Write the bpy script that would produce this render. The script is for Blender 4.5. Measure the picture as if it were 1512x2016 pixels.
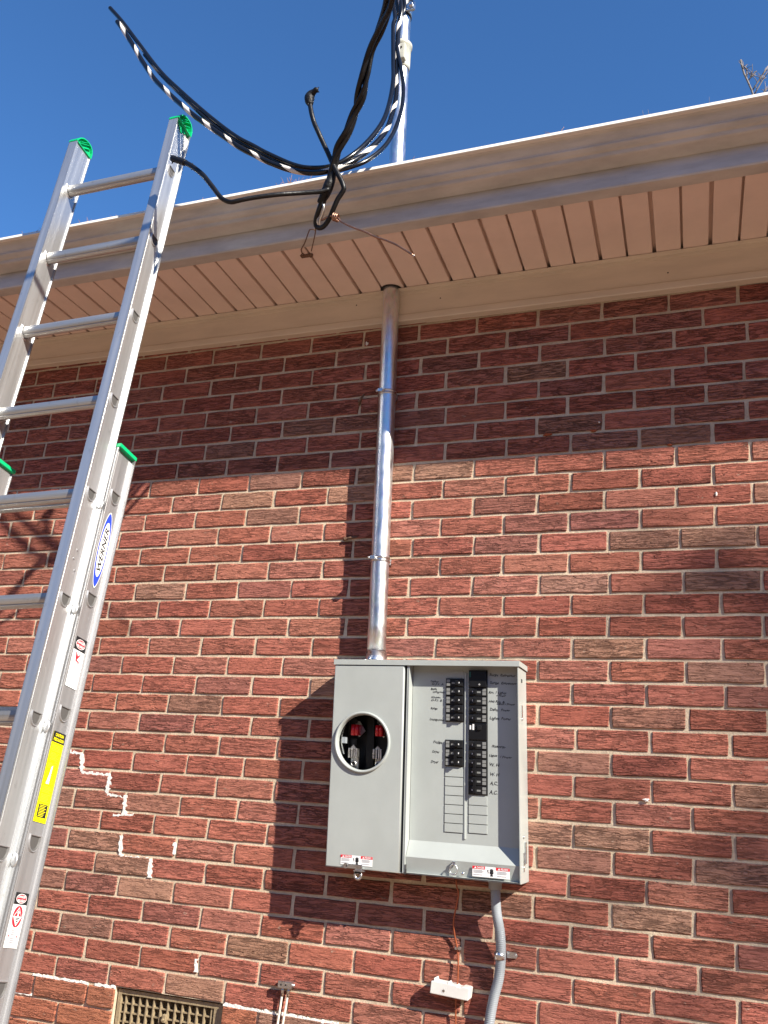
import bpy, bmesh, math, random
from mathutils import Vector, Matrix, noise

S = bpy.context.scene
for o in list(bpy.data.objects):
    bpy.data.objects.remove(o)
R3 = math.radians

# ------------------------------------------------------------------ camera
CR = [(0.938507, 0.340243, 0.058643), (-0.047768, 0.296177, -0.953938), (-0.341939, 0.892476, 0.294217)]
CC = Vector((0.52716, -2.74588, 1.375699))
CF = 1783.23            # focal length in pixels of the 1512 x 2016 photograph
cd = bpy.data.cameras.new('camera')
cam = bpy.data.objects.new('camera', cd)
S.collection.objects.link(cam)
cd.sensor_fit = 'VERTICAL'
cd.sensor_height = 24.0
cd.lens = 24.0 * CF / 2016.0
cd.clip_start = 0.05
cd.clip_end = 2000
cam.matrix_world = Matrix(((CR[0][0], -CR[1][0], -CR[2][0], CC.x),
                           (CR[0][1], -CR[1][1], -CR[2][1], CC.y),
                           (CR[0][2], -CR[1][2], -CR[2][2], CC.z),
                           (0, 0, 0, 1)))
S.camera = cam
S.render.resolution_x = 768
S.render.resolution_y = 1024

# ------------------------------------------------------------------ sky, sun, exposure
SUN = Vector((0.729, -0.375, 0.573)).normalized()       # direction towards the sun
SUN_EL = math.asin(SUN.z)
w = bpy.data.worlds.new('World')
S.world = w
w.use_nodes = True
nt = w.node_tree
nt.nodes.clear()
wo = nt.nodes.new('ShaderNodeOutputWorld')
bg = nt.nodes.new('ShaderNodeBackground')
sk = nt.nodes.new('ShaderNodeTexSky')
sk.sky_type = 'NISHITA'
sk.sun_disc = False
sk.sun_elevation = SUN_EL
sk.sun_rotation = math.atan2(SUN.x, SUN.y)
sk.air_density = 1.0
sk.dust_density = 0.0
sk.ozone_density = 4.0
bg.inputs['Strength'].default_value = 0.060
tint = nt.nodes.new('ShaderNodeMix')
tint.data_type = 'RGBA'
tint.blend_type = 'MULTIPLY'
tint.inputs[0].default_value = 1.0
tint.inputs[7].default_value = (0.72, 1.17, 1.56, 1)      # deep, clear winter blue
nt.links.new(sk.outputs['Color'], tint.inputs[6])
nt.links.new(tint.outputs[2], bg.inputs['Color'])
nt.links.new(bg.outputs['Background'], wo.inputs['Surface'])
sd = bpy.data.lights.new('sun', 'SUN')
sd.energy = 5.0
sd.angle = R3(0.53)
sd.color = (1.0, 0.925, 0.80)
sun = bpy.data.objects.new('sun', sd)
S.collection.objects.link(sun)
sun.location = (6, -4, 8)
sun.rotation_euler = SUN.to_track_quat('Z', 'Y').to_euler()
S.view_settings.view_transform = 'Standard'
S.view_settings.look = 'None'
S.view_settings.exposure = 1.10
S.view_settings.gamma = 1.0
S.view_settings.use_curve_mapping = False


def ray(px, py):
    a, b = (px - 756) / CF, (py - 1008) / CF
    return Vector([CR[0][i] * a + CR[1][i] * b + CR[2][i] for i in range(3)])


def at(px, py, Y):
    "the point on the plane y = Y that the photograph shows at (px, py)"
    d = ray(px, py)
    return CC + d * ((Y - CC.y) / d.y)


def atz(px, py, Z):
    d = ray(px, py)
    return CC + d * ((Z - CC.z) / d.z)


# ------------------------------------------------------------------ helpers
ORG = {}        # world (or local-frame) origin of each object, for building children relative to it


def tag(o, label=None, cat=None, group=None, kind=None):
    if label: o['label'] = label
    if cat: o['category'] = cat
    if group: o['group'] = group
    if kind: o['kind'] = kind
    return o


def empty(name, loc, label, cat, mat=None):
    o = bpy.data.objects.new(name, None)
    o.empty_display_size = 0.05
    S.collection.objects.link(o)
    if mat is not None:
        o.matrix_world = mat
        ORG[o.name] = Vector((0, 0, 0))
    else:
        o.location = loc
        ORG[o.name] = Vector(loc)
    return tag(o, label, cat)


class MB:
    "collects geometry, then builds ONE mesh object"
    def __init__(s):
        s.v, s.f, s.m, s.sm = [], [], [], []
        s.mats = []

    def _mi(s, m):
        if m not in s.mats: s.mats.append(m)
        return s.mats.index(m)

    def add(s, vs, fs, m, smooth=False):
        b = len(s.v)
        s.v += [Vector(v) for v in vs]
        k = s._mi(m)
        for f in fs:
            s.f.append([b + i for i in f]); s.m.append(k); s.sm.append(smooth)
        return b

    def box(s, x0, x1, y0, y1, z0, z1, m, bev=0.0):
        if bev <= 0:
            vs = [(x, y, z) for x in (x0, x1) for y in (y0, y1) for z in (z0, z1)]
            fs = [(0, 1, 3, 2), (4, 6, 7, 5), (0, 4, 5, 1), (2, 3, 7, 6), (0, 2, 6, 4), (1, 5, 7, 3)]
            return s.add(vs, fs, m)
        bm = bmesh.new()
        bmesh.ops.create_cube(bm, size=1)
        for v in bm.verts:
            v.co = Vector(((x0 + x1) / 2 + v.co.x * (x1 - x0), (y0 + y1) / 2 + v.co.y * (y1 - y0), (z0 + z1) / 2 + v.co.z * (z1 - z0)))
        bmesh.ops.bevel(bm, geom=list(bm.edges), offset=bev, segments=2, profile=0.7, affect='EDGES')
        s.addbm(bm, m)

    def addbm(s, bm, m, smooth=False, mat=None):
        bm.verts.ensure_lookup_table()
        for i, v in enumerate(bm.verts): v.index = i
        vs = [(mat @ v.co) if mat else v.co.copy() for v in bm.verts]
        s.add(vs, [[v.index for v in f.verts] for f in bm.faces], m, smooth)
        bm.free()

    def prism(s, prof, x0, x1, m, axis='X', smooth=False, caps=True):
        "closed profile of (a, b) pairs swept along an axis: X -> (y, z), Y -> (x, z), Z -> (x, y)"
        n = len(prof)
        def P(t, a, b):
            return {'X': (t, a, b), 'Y': (a, t, b), 'Z': (a, b, t)}[axis]
        vs = [P(x0, a, b) for a, b in prof] + [P(x1, a, b) for a, b in prof]
        fs = [(i, (i + 1) % n, n + (i + 1) % n, n + i) for i in range(n)]
        s.add(vs, fs, m, smooth)
        if caps:
            s.add([P(x0, a, b) for a, b in prof], [list(range(n))[::-1]], m)
            s.add([P(x1, a, b) for a, b in prof], [list(range(n))], m)

    def tube(s, pts, r, m, n=12, smooth=True, caps=True, prof=None):
        pts = [Vector(p) for p in pts]
        N = len(pts)
        rr = r if isinstance(r, (list, tuple)) else [r] * N
        t0 = (pts[1] - pts[0]).normalized()
        up = Vector((0, 0, 1)) if abs(t0.z) < 0.9 else Vector((0, 1, 0))
        a = t0.cross(up).normalized()
        vs, fs = [], []
        for i, p in enumerate(pts):
            t = (pts[min(i + 1, N - 1)] - pts[max(i - 1, 0)])
            t = t.normalized() if t.length > 1e-9 else t0
            a = (a - t * a.dot(t)).normalized()
            b = t.cross(a)
            for k in range(n):
                an = 2 * math.pi * k / n
                q = prof(k, i) if prof else 1.0
                vs.append(p + (a * math.cos(an) + b * math.sin(an)) * rr[i] * q)
        for i in range(N - 1):
            for k in range(n):
                k2 = (k + 1) % n
                fs.append((i * n + k, i * n + k2, (i + 1) * n + k2, (i + 1) * n + k))
        b0 = s.add(vs, fs, m, smooth)
        if caps:
            s.add([vs[k] for k in range(n)], [list(range(n))[::-1]], m)
            s.add([vs[(N - 1) * n + k] for k in range(n)], [list(range(n))], m)

    def cyl(s, c, axis, r, h, m, n=20, smooth=True, r2=None):
        c = Vector(c); axis = Vector(axis).normalized()
        s.tube([c, c + axis * h], [r, r if r2 is None else r2], m, n, smooth)

    def disc(s, c, axis, r0, r1, m, n=32):
        "annulus r0..r1 (or disc when r0 = 0)"
        c = Vector(c); ax = Vector(axis).normalized()
        u = ax.orthogonal().normalized(); v = ax.cross(u)
        ring = lambda r: [c + (u * math.cos(2 * math.pi * k / n) + v * math.sin(2 * math.pi * k / n)) * r for k in range(n)]
        if r0 <= 0: s.add(ring(r1), [list(range(n))], m)
        else: s.add(ring(r0) + ring(r1), [(k, (k + 1) % n, n + (k + 1) % n, n + k) for k in range(n)], m)

    def lathe(s, c, prof, m, n=32, axis='Z', smooth=True):
        "profile of (radius, height)"
        c = Vector(c); vs, fs = [], []
        for r, h in prof:
            for k in range(n):
                a = 2 * math.pi * k / n
                x, y = r * math.cos(a), r * math.sin(a)
                vs.append(c + (Vector((x, y, h)) if axis == 'Z' else Vector((x, h, y)) if axis == 'Y' else Vector((h, x, y))))
        for i in range(len(prof) - 1):
            for k in range(n):
                k2 = (k + 1) % n
                fs.append((i * n + k, i * n + k2, (i + 1) * n + k2, (i + 1) * n + k))
        s.add(vs, fs, m, smooth)

    def text(s, txt, o, xd, yd, size, m, bold=0.0, align='LEFT', shear=0.0, width=None):
        vs, fs = text_geo(txt, bold, shear)
        if not vs: return
        x0 = min(v[0] for v in vs); x1 = max(v[0] for v in vs)
        sx = size if width is None else width / max(1e-6, (x1 - x0))
        off = -x0 if align == 'LEFT' else -(x0 + x1) / 2
        o, xd, yd = Vector(o), Vector(xd), Vector(yd)
        s.add([o + xd * ((v[0] + off) * sx) + yd * (v[1] * size) for v in vs], fs, m)

    def poly(s, pts, m):
        s.add(pts, [list(range(len(pts)))], m)

    def shear(s, fn):
        s.v = [Vector(fn(v)) for v in s.v]

    def build(s, name, parent=None, origin=None, kind=None, fix=True):
        me = bpy.data.meshes.new(name)
        o0 = Vector(origin) if origin is not None else (ORG[parent.name].copy() if parent is not None else Vector((0, 0, 0)))
        me.from_pydata([tuple(v - o0) for v in s.v], [], s.f)
        for mt in s.mats: me.materials.append(mt)
        me.polygons.foreach_set('material_index', s.m)
        me.polygons.foreach_set('use_smooth', s.sm)
        if fix:
            bm = bmesh.new(); bm.from_mesh(me)
            bmesh.ops.remove_doubles(bm, verts=bm.verts, dist=1e-6)
            bmesh.ops.recalc_face_normals(bm, faces=bm.faces)
            bm.to_mesh(me); bm.free()
        me.update()
        o = bpy.data.objects.new(name, me)
        S.collection.objects.link(o)
        if parent is not None:
            o.parent = parent
            o.location = o0 - ORG[parent.name]
        else:
            o.location = o0
        ORG[o.name] = o0
        if kind: o['kind'] = kind
        return o


_tc = {}
def text_geo(txt, bold=0.0, shear=0.0):
    k = (txt, bold, shear)
    if k in _tc: return _tc[k]
    c = bpy.data.curves.new('t', 'FONT')
    c.body = txt; c.size = 1.0; c.offset = bold; c.shear = shear
    c.resolution_u = 2
    o = bpy.data.objects.new('t', c)
    S.collection.objects.link(o)
    dg = bpy.context.evaluated_depsgraph_get()
    me = bpy.data.meshes.new_from_object(o.evaluated_get(dg))
    r = ([tuple(v.co) for v in me.vertices], [list(p.vertices) for p in me.polygons])
    bpy.data.objects.remove(o); bpy.data.curves.remove(c); bpy.data.meshes.remove(me)
    _tc[k] = r
    return r


def spline(pts, step=0.012):
    "smooth curve through points (Catmull-Rom)"
    P = [Vector(p) for p in pts]
    P = [P[0] * 2 - P[1]] + P + [P[-1] * 2 - P[-2]]
    out = []
    for i in range(1, len(P) - 2):
        L = (P[i + 1] - P[i]).length
        n = max(2, int(L / step))
        for k in range(n):
            t = k / n
            out.append(0.5 * ((2 * P[i]) + (-P[i - 1] + P[i + 1]) * t + (2 * P[i - 1] - 5 * P[i] + 4 * P[i + 1] - P[i + 2]) * t * t
                              + (-P[i - 1] + 3 * P[i] - 3 * P[i + 1] + P[i + 2]) * t ** 3))
    out.append(P[-2])
    return out


# ------------------------------------------------------------------ materials
def nodes(name, rough=0.5, metal=0.0, col=(.5, .5, .5), spec=0.5):
    m = bpy.data.materials.new(name)
    m.use_nodes = True
    t = m.node_tree
    b = t.nodes['Principled BSDF']
    b.inputs['Base Color'].default_value = (*col, 1)
    b.inputs['Roughness'].default_value = rough
    b.inputs['Metallic'].default_value = metal
    b.inputs['Specular IOR Level'].default_value = spec
    return m, t, b


def N(t, typ, **kw):
    n = t.nodes.new('ShaderNode' + typ)
    for k, v in kw.items():
        if k.startswith('i_'): n.inputs[k[2:].replace('_', ' ')].default_value = v
        else: setattr(n, k, v)
    return n


def mapped(t, scale, space='Position', rot=(0, 0, 0)):
    if space == 'Position':
        g = N(t, 'NewGeometry').outputs['Position']
    else:
        g = N(t, 'TexCoord').outputs['Object']
    mp = N(t, 'Mapping')
    mp.inputs['Scale'].default_value = scale
    mp.inputs['Rotation'].default_value = rot
    t.links.new(g, mp.inputs['Vector'])
    return mp.outputs['Vector']


def ramp(t, fac, stops, interp='LINEAR'):
    r = N(t, 'ValToRGB')
    r.color_ramp.interpolation = interp
    e = r.color_ramp.elements
    while len(e) < len(stops): e.new(0.5)
    for i, (p, c) in enumerate(stops):
        e[i].position = p
        e[i].color = (*c, 1) if isinstance(c, (tuple, list)) else (c, c, c, 1)
    t.links.new(fac, r.inputs['Fac'])
    return r.outputs['Color']


def mixc(t, fac, a, b, mode='MIX'):
    n = N(t, 'Mix', data_type='RGBA', blend_type=mode)
    for s_, v in ((n.inputs[0], fac), (n.inputs[6], a), (n.inputs[7], b)):
        if hasattr(v, 'is_output') or hasattr(v, 'links'): t.links.new(v, s_)
        elif isinstance(v, (tuple, list)): s_.default_value = (*v, 1)
        else: s_.default_value = v
    return n.outputs[2]


def math_(t, op, a, b=None, clamp=False):
    n = N(t, 'Math', operation=op)
    n.use_clamp = clamp
    for s_, v in ((n.inputs[0], a), (n.inputs[1], b)):
        if v is None: continue
        if hasattr(v, 'links'): t.links.new(v, s_)
        else: s_.default_value = v
    return n.outputs[0]


def simple(name, col, rough=0.5, metal=0.0, spec=0.5, var=0.0, scale=(20, 20, 20), bump=0.0, bscale=(200, 200, 200), rvar=0.0):
    "flat colour with an optional blotchy variation and fine bump"
    m, t, b = nodes(name, rough, metal, col, spec)
    if var:
        n = N(t, 'TexNoise', i_Scale=1.0, i_Detail=6.0, i_Roughness=0.6)
        t.links.new(mapped(t, scale), n.inputs['Vector'])
        lo = tuple(c * (1 - var) for c in col); hi = tuple(min(1, c * (1 + var)) for c in col)
        t.links.new(ramp(t, n.outputs['Fac'], [(0.3, lo), (0.7, hi)]), b.inputs['Base Color'])
        if rvar:
            t.links.new(ramp(t, n.outputs['Fac'], [(0.3, max(0.02, rough - rvar)), (0.7, rough + rvar)]), b.inputs['Roughness'])
    if bump:
        n = N(t, 'TexNoise', i_Scale=1.0, i_Detail=4.0)
        t.links.new(mapped(t, bscale), n.inputs['Vector'])
        bp = N(t, 'Bump', i_Strength=1.0, i_Distance=bump)
        t.links.new(n.outputs['Fac'], bp.inputs['Height'])
        t.links.new(bp.outputs['Normal'], b.inputs['Normal'])
    return m


def brick_material(name, src):
    m, t, b = nodes(name, 0.85, 0.0, spec=0.25)
    if src == 'object':
        tone = N(t, 'ObjectInfo').outputs['Color']
    else:
        tone = N(t, 'VertexColor', layer_name='tone').outputs['Color']
    pos = N(t, 'NewGeometry').outputs['Position']
    off = N(t, 'VectorMath', operation='SCALE'); off.inputs[3].default_value = 37.0
    t.links.new(tone, off.inputs[0])
    p2 = N(t, 'VectorMath', operation='ADD')
    t.links.new(pos, p2.inputs[0]); t.links.new(off.outputs[0], p2.inputs[1])
    P = p2.outputs[0]
    def mp(sc):
        q = N(t, 'Mapping'); q.inputs['Scale'].default_value = sc
        t.links.new(P, q.inputs['Vector'])
        return q.outputs['Vector']
    # wavy, mostly level, bark-like tears in the face
    n1 = N(t, 'TexNoise', i_Scale=1.0, i_Detail=3.0, i_Roughness=0.55, i_Distortion=0.35)
    t.links.new(mp((10, 10, 92)), n1.inputs['Vector'])
    d1 = math_(t, 'ABSOLUTE', math_(t, 'SUBTRACT', n1.outputs['Fac'], 0.5))
    n2 = N(t, 'TexNoise', i_Scale=1.0, i_Detail=3.0, i_Roughness=0.6, i_Distortion=0.3)
    t.links.new(mp((19, 19, 150)), n2.inputs['Vector'])
    d2 = math_(t, 'ABSOLUTE', math_(t, 'SUBTRACT', n2.outputs['Fac'], 0.47))
    msk = N(t, 'TexNoise', i_Scale=1.0, i_Detail=2.0)
    t.links.new(mp((14, 14, 30)), msk.inputs['Vector'])
    mk = ramp(t, msk.outputs['Fac'], [(0.36, 0.40), (0.54, 1.0)])
    c1 = ramp(t, d1, [(0.0, 0.0), (0.014, 0.25), (0.045, 1.0)])
    c2 = ramp(t, d2, [(0.0, 0.30), (0.022, 1.0)])
    crack = math_(t, 'MULTIPLY', c1, c2)
    inv = math_(t, 'MULTIPLY', math_(t, 'SUBTRACT', 1.0, crack), mk)
    hgt = math_(t, 'SUBTRACT', 1.0, inv)
    n3 = N(t, 'TexNoise', i_Scale=1.0, i_Detail=5.0, i_Roughness=0.7)
    t.links.new(mp((26, 26, 110)), n3.inputs['Vector'])
    n4 = N(t, 'TexNoise', i_Scale=1.0, i_Detail=2.0)
    t.links.new(mp((420, 420, 420)), n4.inputs['Vector'])
    h2 = math_(t, 'ADD', hgt, math_(t, 'MULTIPLY', n3.outputs['Fac'], 0.60))
    h3 = math_(t, 'ADD', h2, math_(t, 'MULTIPLY', n4.outputs['Fac'], 0.16))
    bp = N(t, 'Bump', i_Strength=1.0, i_Distance=0.0105)
    wn = N(t, 'TexWhiteNoise')
    t.links.new(off.outputs[0], wn.inputs['Vector'])
    t.links.new(math_(t, 'ADD', math_(t, 'MULTIPLY', wn.outputs['Value'], 0.40), 0.66, True), bp.inputs['Strength'])
    t.links.new(h3, bp.inputs['Height'])
    t.links.new(bp.outputs['Normal'], b.inputs['Normal'])
    blot = N(t, 'TexNoise', i_Scale=1.0, i_Detail=4.0, i_Roughness=0.6)
    t.links.new(mp((22, 22, 40)), blot.inputs['Vector'])
    f = ramp(t, blot.outputs['Fac'], [(0.3, (0.88, 0.87, 0.88)), (0.55, (1.0, 1.0, 1.0)), (0.75, (1.08, 1.12, 1.10))])
    c = mixc(t, 1.0, tone, f, 'MULTIPLY')
    crack_dark = mixc(t, math_(t, 'MULTIPLY', inv, 0.44), c, (0.060, 0.022, 0.016))  # colour darkened inside the cracks
    # stray mortar smears
    sm = N(t, 'TexNoise', i_Scale=1.0, i_Detail=7.0, i_Roughness=0.7)
    t.links.new(mp((34, 34, 60)), sm.inputs['Vector'])
    sf = ramp(t, sm.outputs['Fac'], [(0.635, 0.0), (0.70, 0.5)])
    c3 = mixc(t, sf, crack_dark, (0.50, 0.42, 0.33))
    t.links.new(c3, b.inputs['Base Color'])
    return m


def mortar_material():
    m, t, b = nodes('mortar', 0.95, spec=0.15)
    n = N(t, 'TexNoise', i_Scale=1.0, i_Detail=5.0, i_Roughness=0.65)
    t.links.new(mapped(t, (9, 9, 14)), n.inputs['Vector'])
    n2 = N(t, 'TexNoise', i_Scale=1.0, i_Detail=4.0, i_Roughness=0.7)
    t.links.new(mapped(t, (160, 160, 160)), n2.inputs['Vector'])
    c = ramp(t, n.outputs['Fac'], [(0.3, (0.46, 0.375, 0.27)), (0.7, (0.72, 0.60, 0.45))])
    c = mixc(t, ramp(t, n2.outputs['Fac'], [(0.35, 0.30), (0.6, 0.0)]), c, (0.30, 0.22, 0.15))
    t.links.new(c, b.inputs['Base Color'])
    bp = N(t, 'Bump', i_Strength=1.0, i_Distance=0.0022)
    t.links.new(n2.outputs['Fac'], bp.inputs['Height'])
    t.links.new(bp.outputs['Normal'], b.inputs['Normal'])
    return m


def metal_material(name, col, rough, streak=(4, 4, 300), amount=0.12, bump=0.0004, metal=1.0, space='Object', scuff=0.0):
    m, t, b = nodes(name, rough, metal, col)
    v = mapped(t, streak, space)
    n = N(t, 'TexNoise', i_Scale=1.0, i_Detail=5.0, i_Roughness=0.6)
    t.links.new(v, n.inputs['Vector'])
    t.links.new(ramp(t, n.outputs['Fac'], [(0.3, rough * (1 - amount * 2)), (0.7, rough * (1 + amount * 2))]), b.inputs['Roughness'])
    lo = tuple(c * (1 - amount) for c in col)
    cc = ramp(t, n.outputs['Fac'], [(0.3, lo), (0.65, col)])
    if scuff:
        n2 = N(t, 'TexNoise', i_Scale=1.0, i_Detail=8.0, i_Roughness=0.75)
        t.links.new(mapped(t, (45, 45, 22), space), n2.inputs['Vector'])
        cc = mixc(t, ramp(t, n2.outputs['Fac'], [(0.58, 0.0), (0.72, scuff)]), cc, (0.20, 0.19, 0.18))
    t.links.new(cc, b.inputs['Base Color'])
    bp = N(t, 'Bump', i_Strength=0.6, i_Distance=bump)
    t.links.new(n.outputs['Fac'], bp.inputs['Height'])
    t.links.new(bp.outputs['Normal'], b.inputs['Normal'])
    return m


def galvanized():
    m, t, b = nodes('galvanized_steel', 0.25, 1.0, (0.72, 0.74, 0.76))
    vo = N(t, 'TexVoronoi', i_Scale=1.0)
    t.links.new(mapped(t, (110, 110, 45), 'Position'), vo.inputs['Vector'])
    n = N(t, 'TexNoise', i_Scale=1.0, i_Detail=6.0, i_Roughness=0.7)
    t.links.new(mapped(t, (30, 30, 9), 'Position'), n.inputs['Vector'])
    c = ramp(t, n.outputs['Fac'], [(0.3, (0.55, 0.56, 0.57)), (0.6, (0.80, 0.81, 0.83))])
    c = mixc(t, 0.18, c, vo.outputs['Color'], 'SOFT_LIGHT')
    t.links.new(c, b.inputs['Base Color'])
    r = ramp(t, n.outputs['Fac'], [(0.25, 0.24), (0.5, 0.38), (0.75, 0.56)])
    t.links.new(r, b.inputs['Roughness'])
    bp = N(t, 'Bump', i_Strength=0.5, i_Distance=0.0006)
    t.links.new(n.outputs['Fac'], bp.inputs['Height'])
    t.links.new(bp.outputs['Normal'], b.inputs['Normal'])
    return m


def trim_paint(name, col, rough=0.35, streaky=True, grime=0.25):
    m, t, b = nodes(name, rough, 0.0, col, 0.5)
    n = N(t, 'TexNoise', i_Scale=1.0, i_Detail=6.0, i_Roughness=0.65)
    t.links.new(mapped(t, (5, 12, 24) if streaky else (9, 9, 9)), n.inputs['Vector'])
    lo = tuple(c * (1 - grime) for c in col)
    c = ramp(t, n.outputs['Fac'], [(0.28, lo), (0.62, col)])
    n2 = N(t, 'TexNoise', i_Scale=1.0, i_Detail=8.0, i_Roughness=0.8)
    t.links.new(mapped(t, (55, 55, 55)), n2.inputs['Vector'])
    c = mixc(t, ramp(t, n2.outputs['Fac'], [(0.66, 0.0), (0.74, 0.5)]), c, (0.22, 0.15, 0.10))
    t.links.new(c, b.inputs['Base Color'])
    return m


M = {}
M['brick'] = brick_material('brick_face', 'object')
M['brick_j'] = brick_material('brick_face_joined', 'attr')
M['mortar'] = mortar_material()
M['caulk'] = simple('white_caulk', (0.80, 0.78, 0.74), 0.7, bump=0.002, bscale=(180, 180, 180), var=0.12, scale=(60, 60, 60))
M['trim'] = trim_paint('cream_aluminium_trim', (0.70, 0.605, 0.49), 0.42, grime=0.12)
M['lip'] = trim_paint('sunlit_cream_lip', (0.74, 0.71, 0.64), 0.35, grime=0.10)  # lighter than the gutter paint: the lip's sunlight is in the colour
M['soffit'] = trim_paint('cream_vinyl_soffit', (0.80, 0.64, 0.55), 0.55, streaky=False, grime=0.08)
M['gutter'] = trim_paint('weathered_cream_gutter', (0.57, 0.54, 0.50), 0.42, grime=0.30)
M['dark_gap'] = simple('dark_cavity', (0.018, 0.014, 0.012), 0.9)
M['galv'] = galvanized()
M['zinc'] = metal_material('zinc_plated', (0.70, 0.71, 0.72), 0.30, (40, 40, 40), 0.15)
M['alu'] = metal_material('ladder_aluminium', (0.62, 0.63, 0.635), 0.38, (70, 70, 1.6), 0.14, 0.0008, metal=0.80, scuff=0.35)
M['alu_dull'] = metal_material('oxidised_aluminium', (0.46, 0.46, 0.47), 0.42, (70, 70, 1.6), 0.12, 0.0006, metal=0.7, scuff=0.25)
M['rung'] = metal_material('rung_aluminium', (0.52, 0.51, 0.49), 0.42, (2, 60, 60), 0.12, 0.0005, metal=0.8, scuff=0.45)
M['rung_shade'] = simple('rung_hollow_shade', (0.075, 0.072, 0.070), 0.6, 0.0)  # dark face closing each rung end; the hollow's shade is its colour
M['green'] = simple('green_plastic', (0.0, 0.42, 0.155), 0.42, var=0.08)
M['panel'] = simple('grey_enamel', (0.355, 0.382, 0.370), 0.40, var=0.06, scale=(8, 8, 5), bump=0.0008, bscale=(14, 14, 14), rvar=0.06)
M['panel_dark'] = simple('panel_inside', (0.035, 0.035, 0.036), 0.7)
M['black'] = simple('black_plastic', (0.008, 0.008, 0.009), 0.35, 0.0, 0.35, var=0.2)
M['black2'] = simple('breaker_body', (0.014, 0.014, 0.015), 0.35, 0.0, 0.3)
M['lab_grey'] = simple('breaker_label_grey', (0.20, 0.205, 0.20), 0.5)
M['white'] = simple('white_print', (0.80, 0.80, 0.80), 0.5)
M['red'] = simple('red_print', (0.62, 0.02, 0.035), 0.45)
M['redcap'] = simple('red_insulator', (0.55, 0.012, 0.02), 0.25)
M['blue'] = simple('blue_print', (0.02, 0.055, 0.60), 0.4)
M['yellow'] = simple('yellow_sticker', (0.86, 0.76, 0.0), 0.4, var=0.05)
M['ink'] = simple('black_ink', (0.012, 0.012, 0.014), 0.5)
M['greyink'] = simple('small_print_ink', (0.22, 0.22, 0.25), 0.6)
M['olive'] = simple('olive_small_print', (0.42, 0.36, 0.02), 0.6)
M['cable'] = simple('black_cable_jacket', (0.006, 0.006, 0.007), 0.22, var=0.25, scale=(40, 40, 40), bump=0.0004, bscale=(60, 60, 60))
M['oldcable'] = simple('weathered_black_cable', (0.006, 0.006, 0.007), 0.42, 0.0, 0.35, var=0.3, scale=(50, 50, 50), bump=0.0012, bscale=(90, 90, 90))
M['tape'] = simple('black_tape', (0.008, 0.008, 0.009), 0.5, 0.0, 0.3, bump=0.003, bscale=(110, 110, 110))
M['stripe'] = simple('white_cable_stripe', (0.70, 0.67, 0.62), 0.4, var=0.08)
M['copper'] = metal_material('weathered_copper', (0.42, 0.24, 0.17), 0.42, (60, 60, 60), 0.2)
M['copper_red'] = simple('copper_ground_wire', (0.36, 0.10, 0.045), 0.4, 0.35, var=0.15)
M['wiremetal'] = metal_material('bare_aluminium_wire', (0.74, 0.72, 0.68), 0.40, (200, 200, 200), 0.2)
M['rust'] = simple('rusty_steel', (0.17, 0.10, 0.065), 0.8, 0.2, var=0.4, scale=(80, 80, 80), bump=0.001)
M['pvc'] = simple('grey_flexible_conduit', (0.27, 0.30, 0.33), 0.42, var=0.08)
M['whiteplastic'] = simple('white_plastic', (0.76, 0.75, 0.71), 0.35, var=0.03)
M['insul'] = simple('porcelain_grey_clamp', (0.50, 0.50, 0.43), 0.4, var=0.1, scale=(60, 60, 60))
M['vent'] = simple('tan_painted_iron', (0.30, 0.235, 0.145), 0.6, 0.1, var=0.25, scale=(60, 60, 60), bump=0.001)
M['whitecoax'] = simple('white_coax_jacket', (0.74, 0.70, 0.60), 0.4, var=0.1, scale=(50, 50, 50))
M['straw'] = simple('dry_pine_straw', (0.30, 0.15, 0.07), 0.8, var=0.4, scale=(50, 50, 50))
M['bark'] = simple('grey_bark', (0.20, 0.17, 0.15), 0.9, var=0.3, scale=(6, 6, 6), bump=0.01, bscale=(20, 20, 20))
M['shingle'] = simple('asphalt_shingle', (0.09, 0.08, 0.075), 0.95, var=0.4, scale=(30, 30, 30), bump=0.002)

# ------------------------------------------------------------------ ground and far things
rnd = random.Random(7)
gm, gt, gb = nodes('winter_lawn', 0.95, spec=0.1)
gn = N(gt, 'TexNoise', i_Scale=1.0, i_Detail=8.0, i_Roughness=0.7)
gt.links.new(mapped(gt, (1.6, 1.6, 1.6)), gn.inputs['Vector'])
gt.links.new(ramp(gt, gn.outputs['Fac'], [(0.3, (0.165, 0.110, 0.078)), (0.55, (0.275, 0.193, 0.139)), (0.75, (0.345, 0.254, 0.185))]), gb.inputs['Base Color'])
g = MB()
n = 24
gx = [-400 + 800 * i / n for i in range(n + 1)]
g.add([(x, y, 0.02 * math.sin(x * .05) * min(1, abs(y) / 60)) for y in gx for x in gx],
      [(j * (n + 1) + i, j * (n + 1) + i + 1, (j + 1) * (n + 1) + i + 1, (j + 1) * (n + 1) + i) for j in range(n) for i in range(n)], gm)
g.build('ground', kind='structure')

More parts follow.
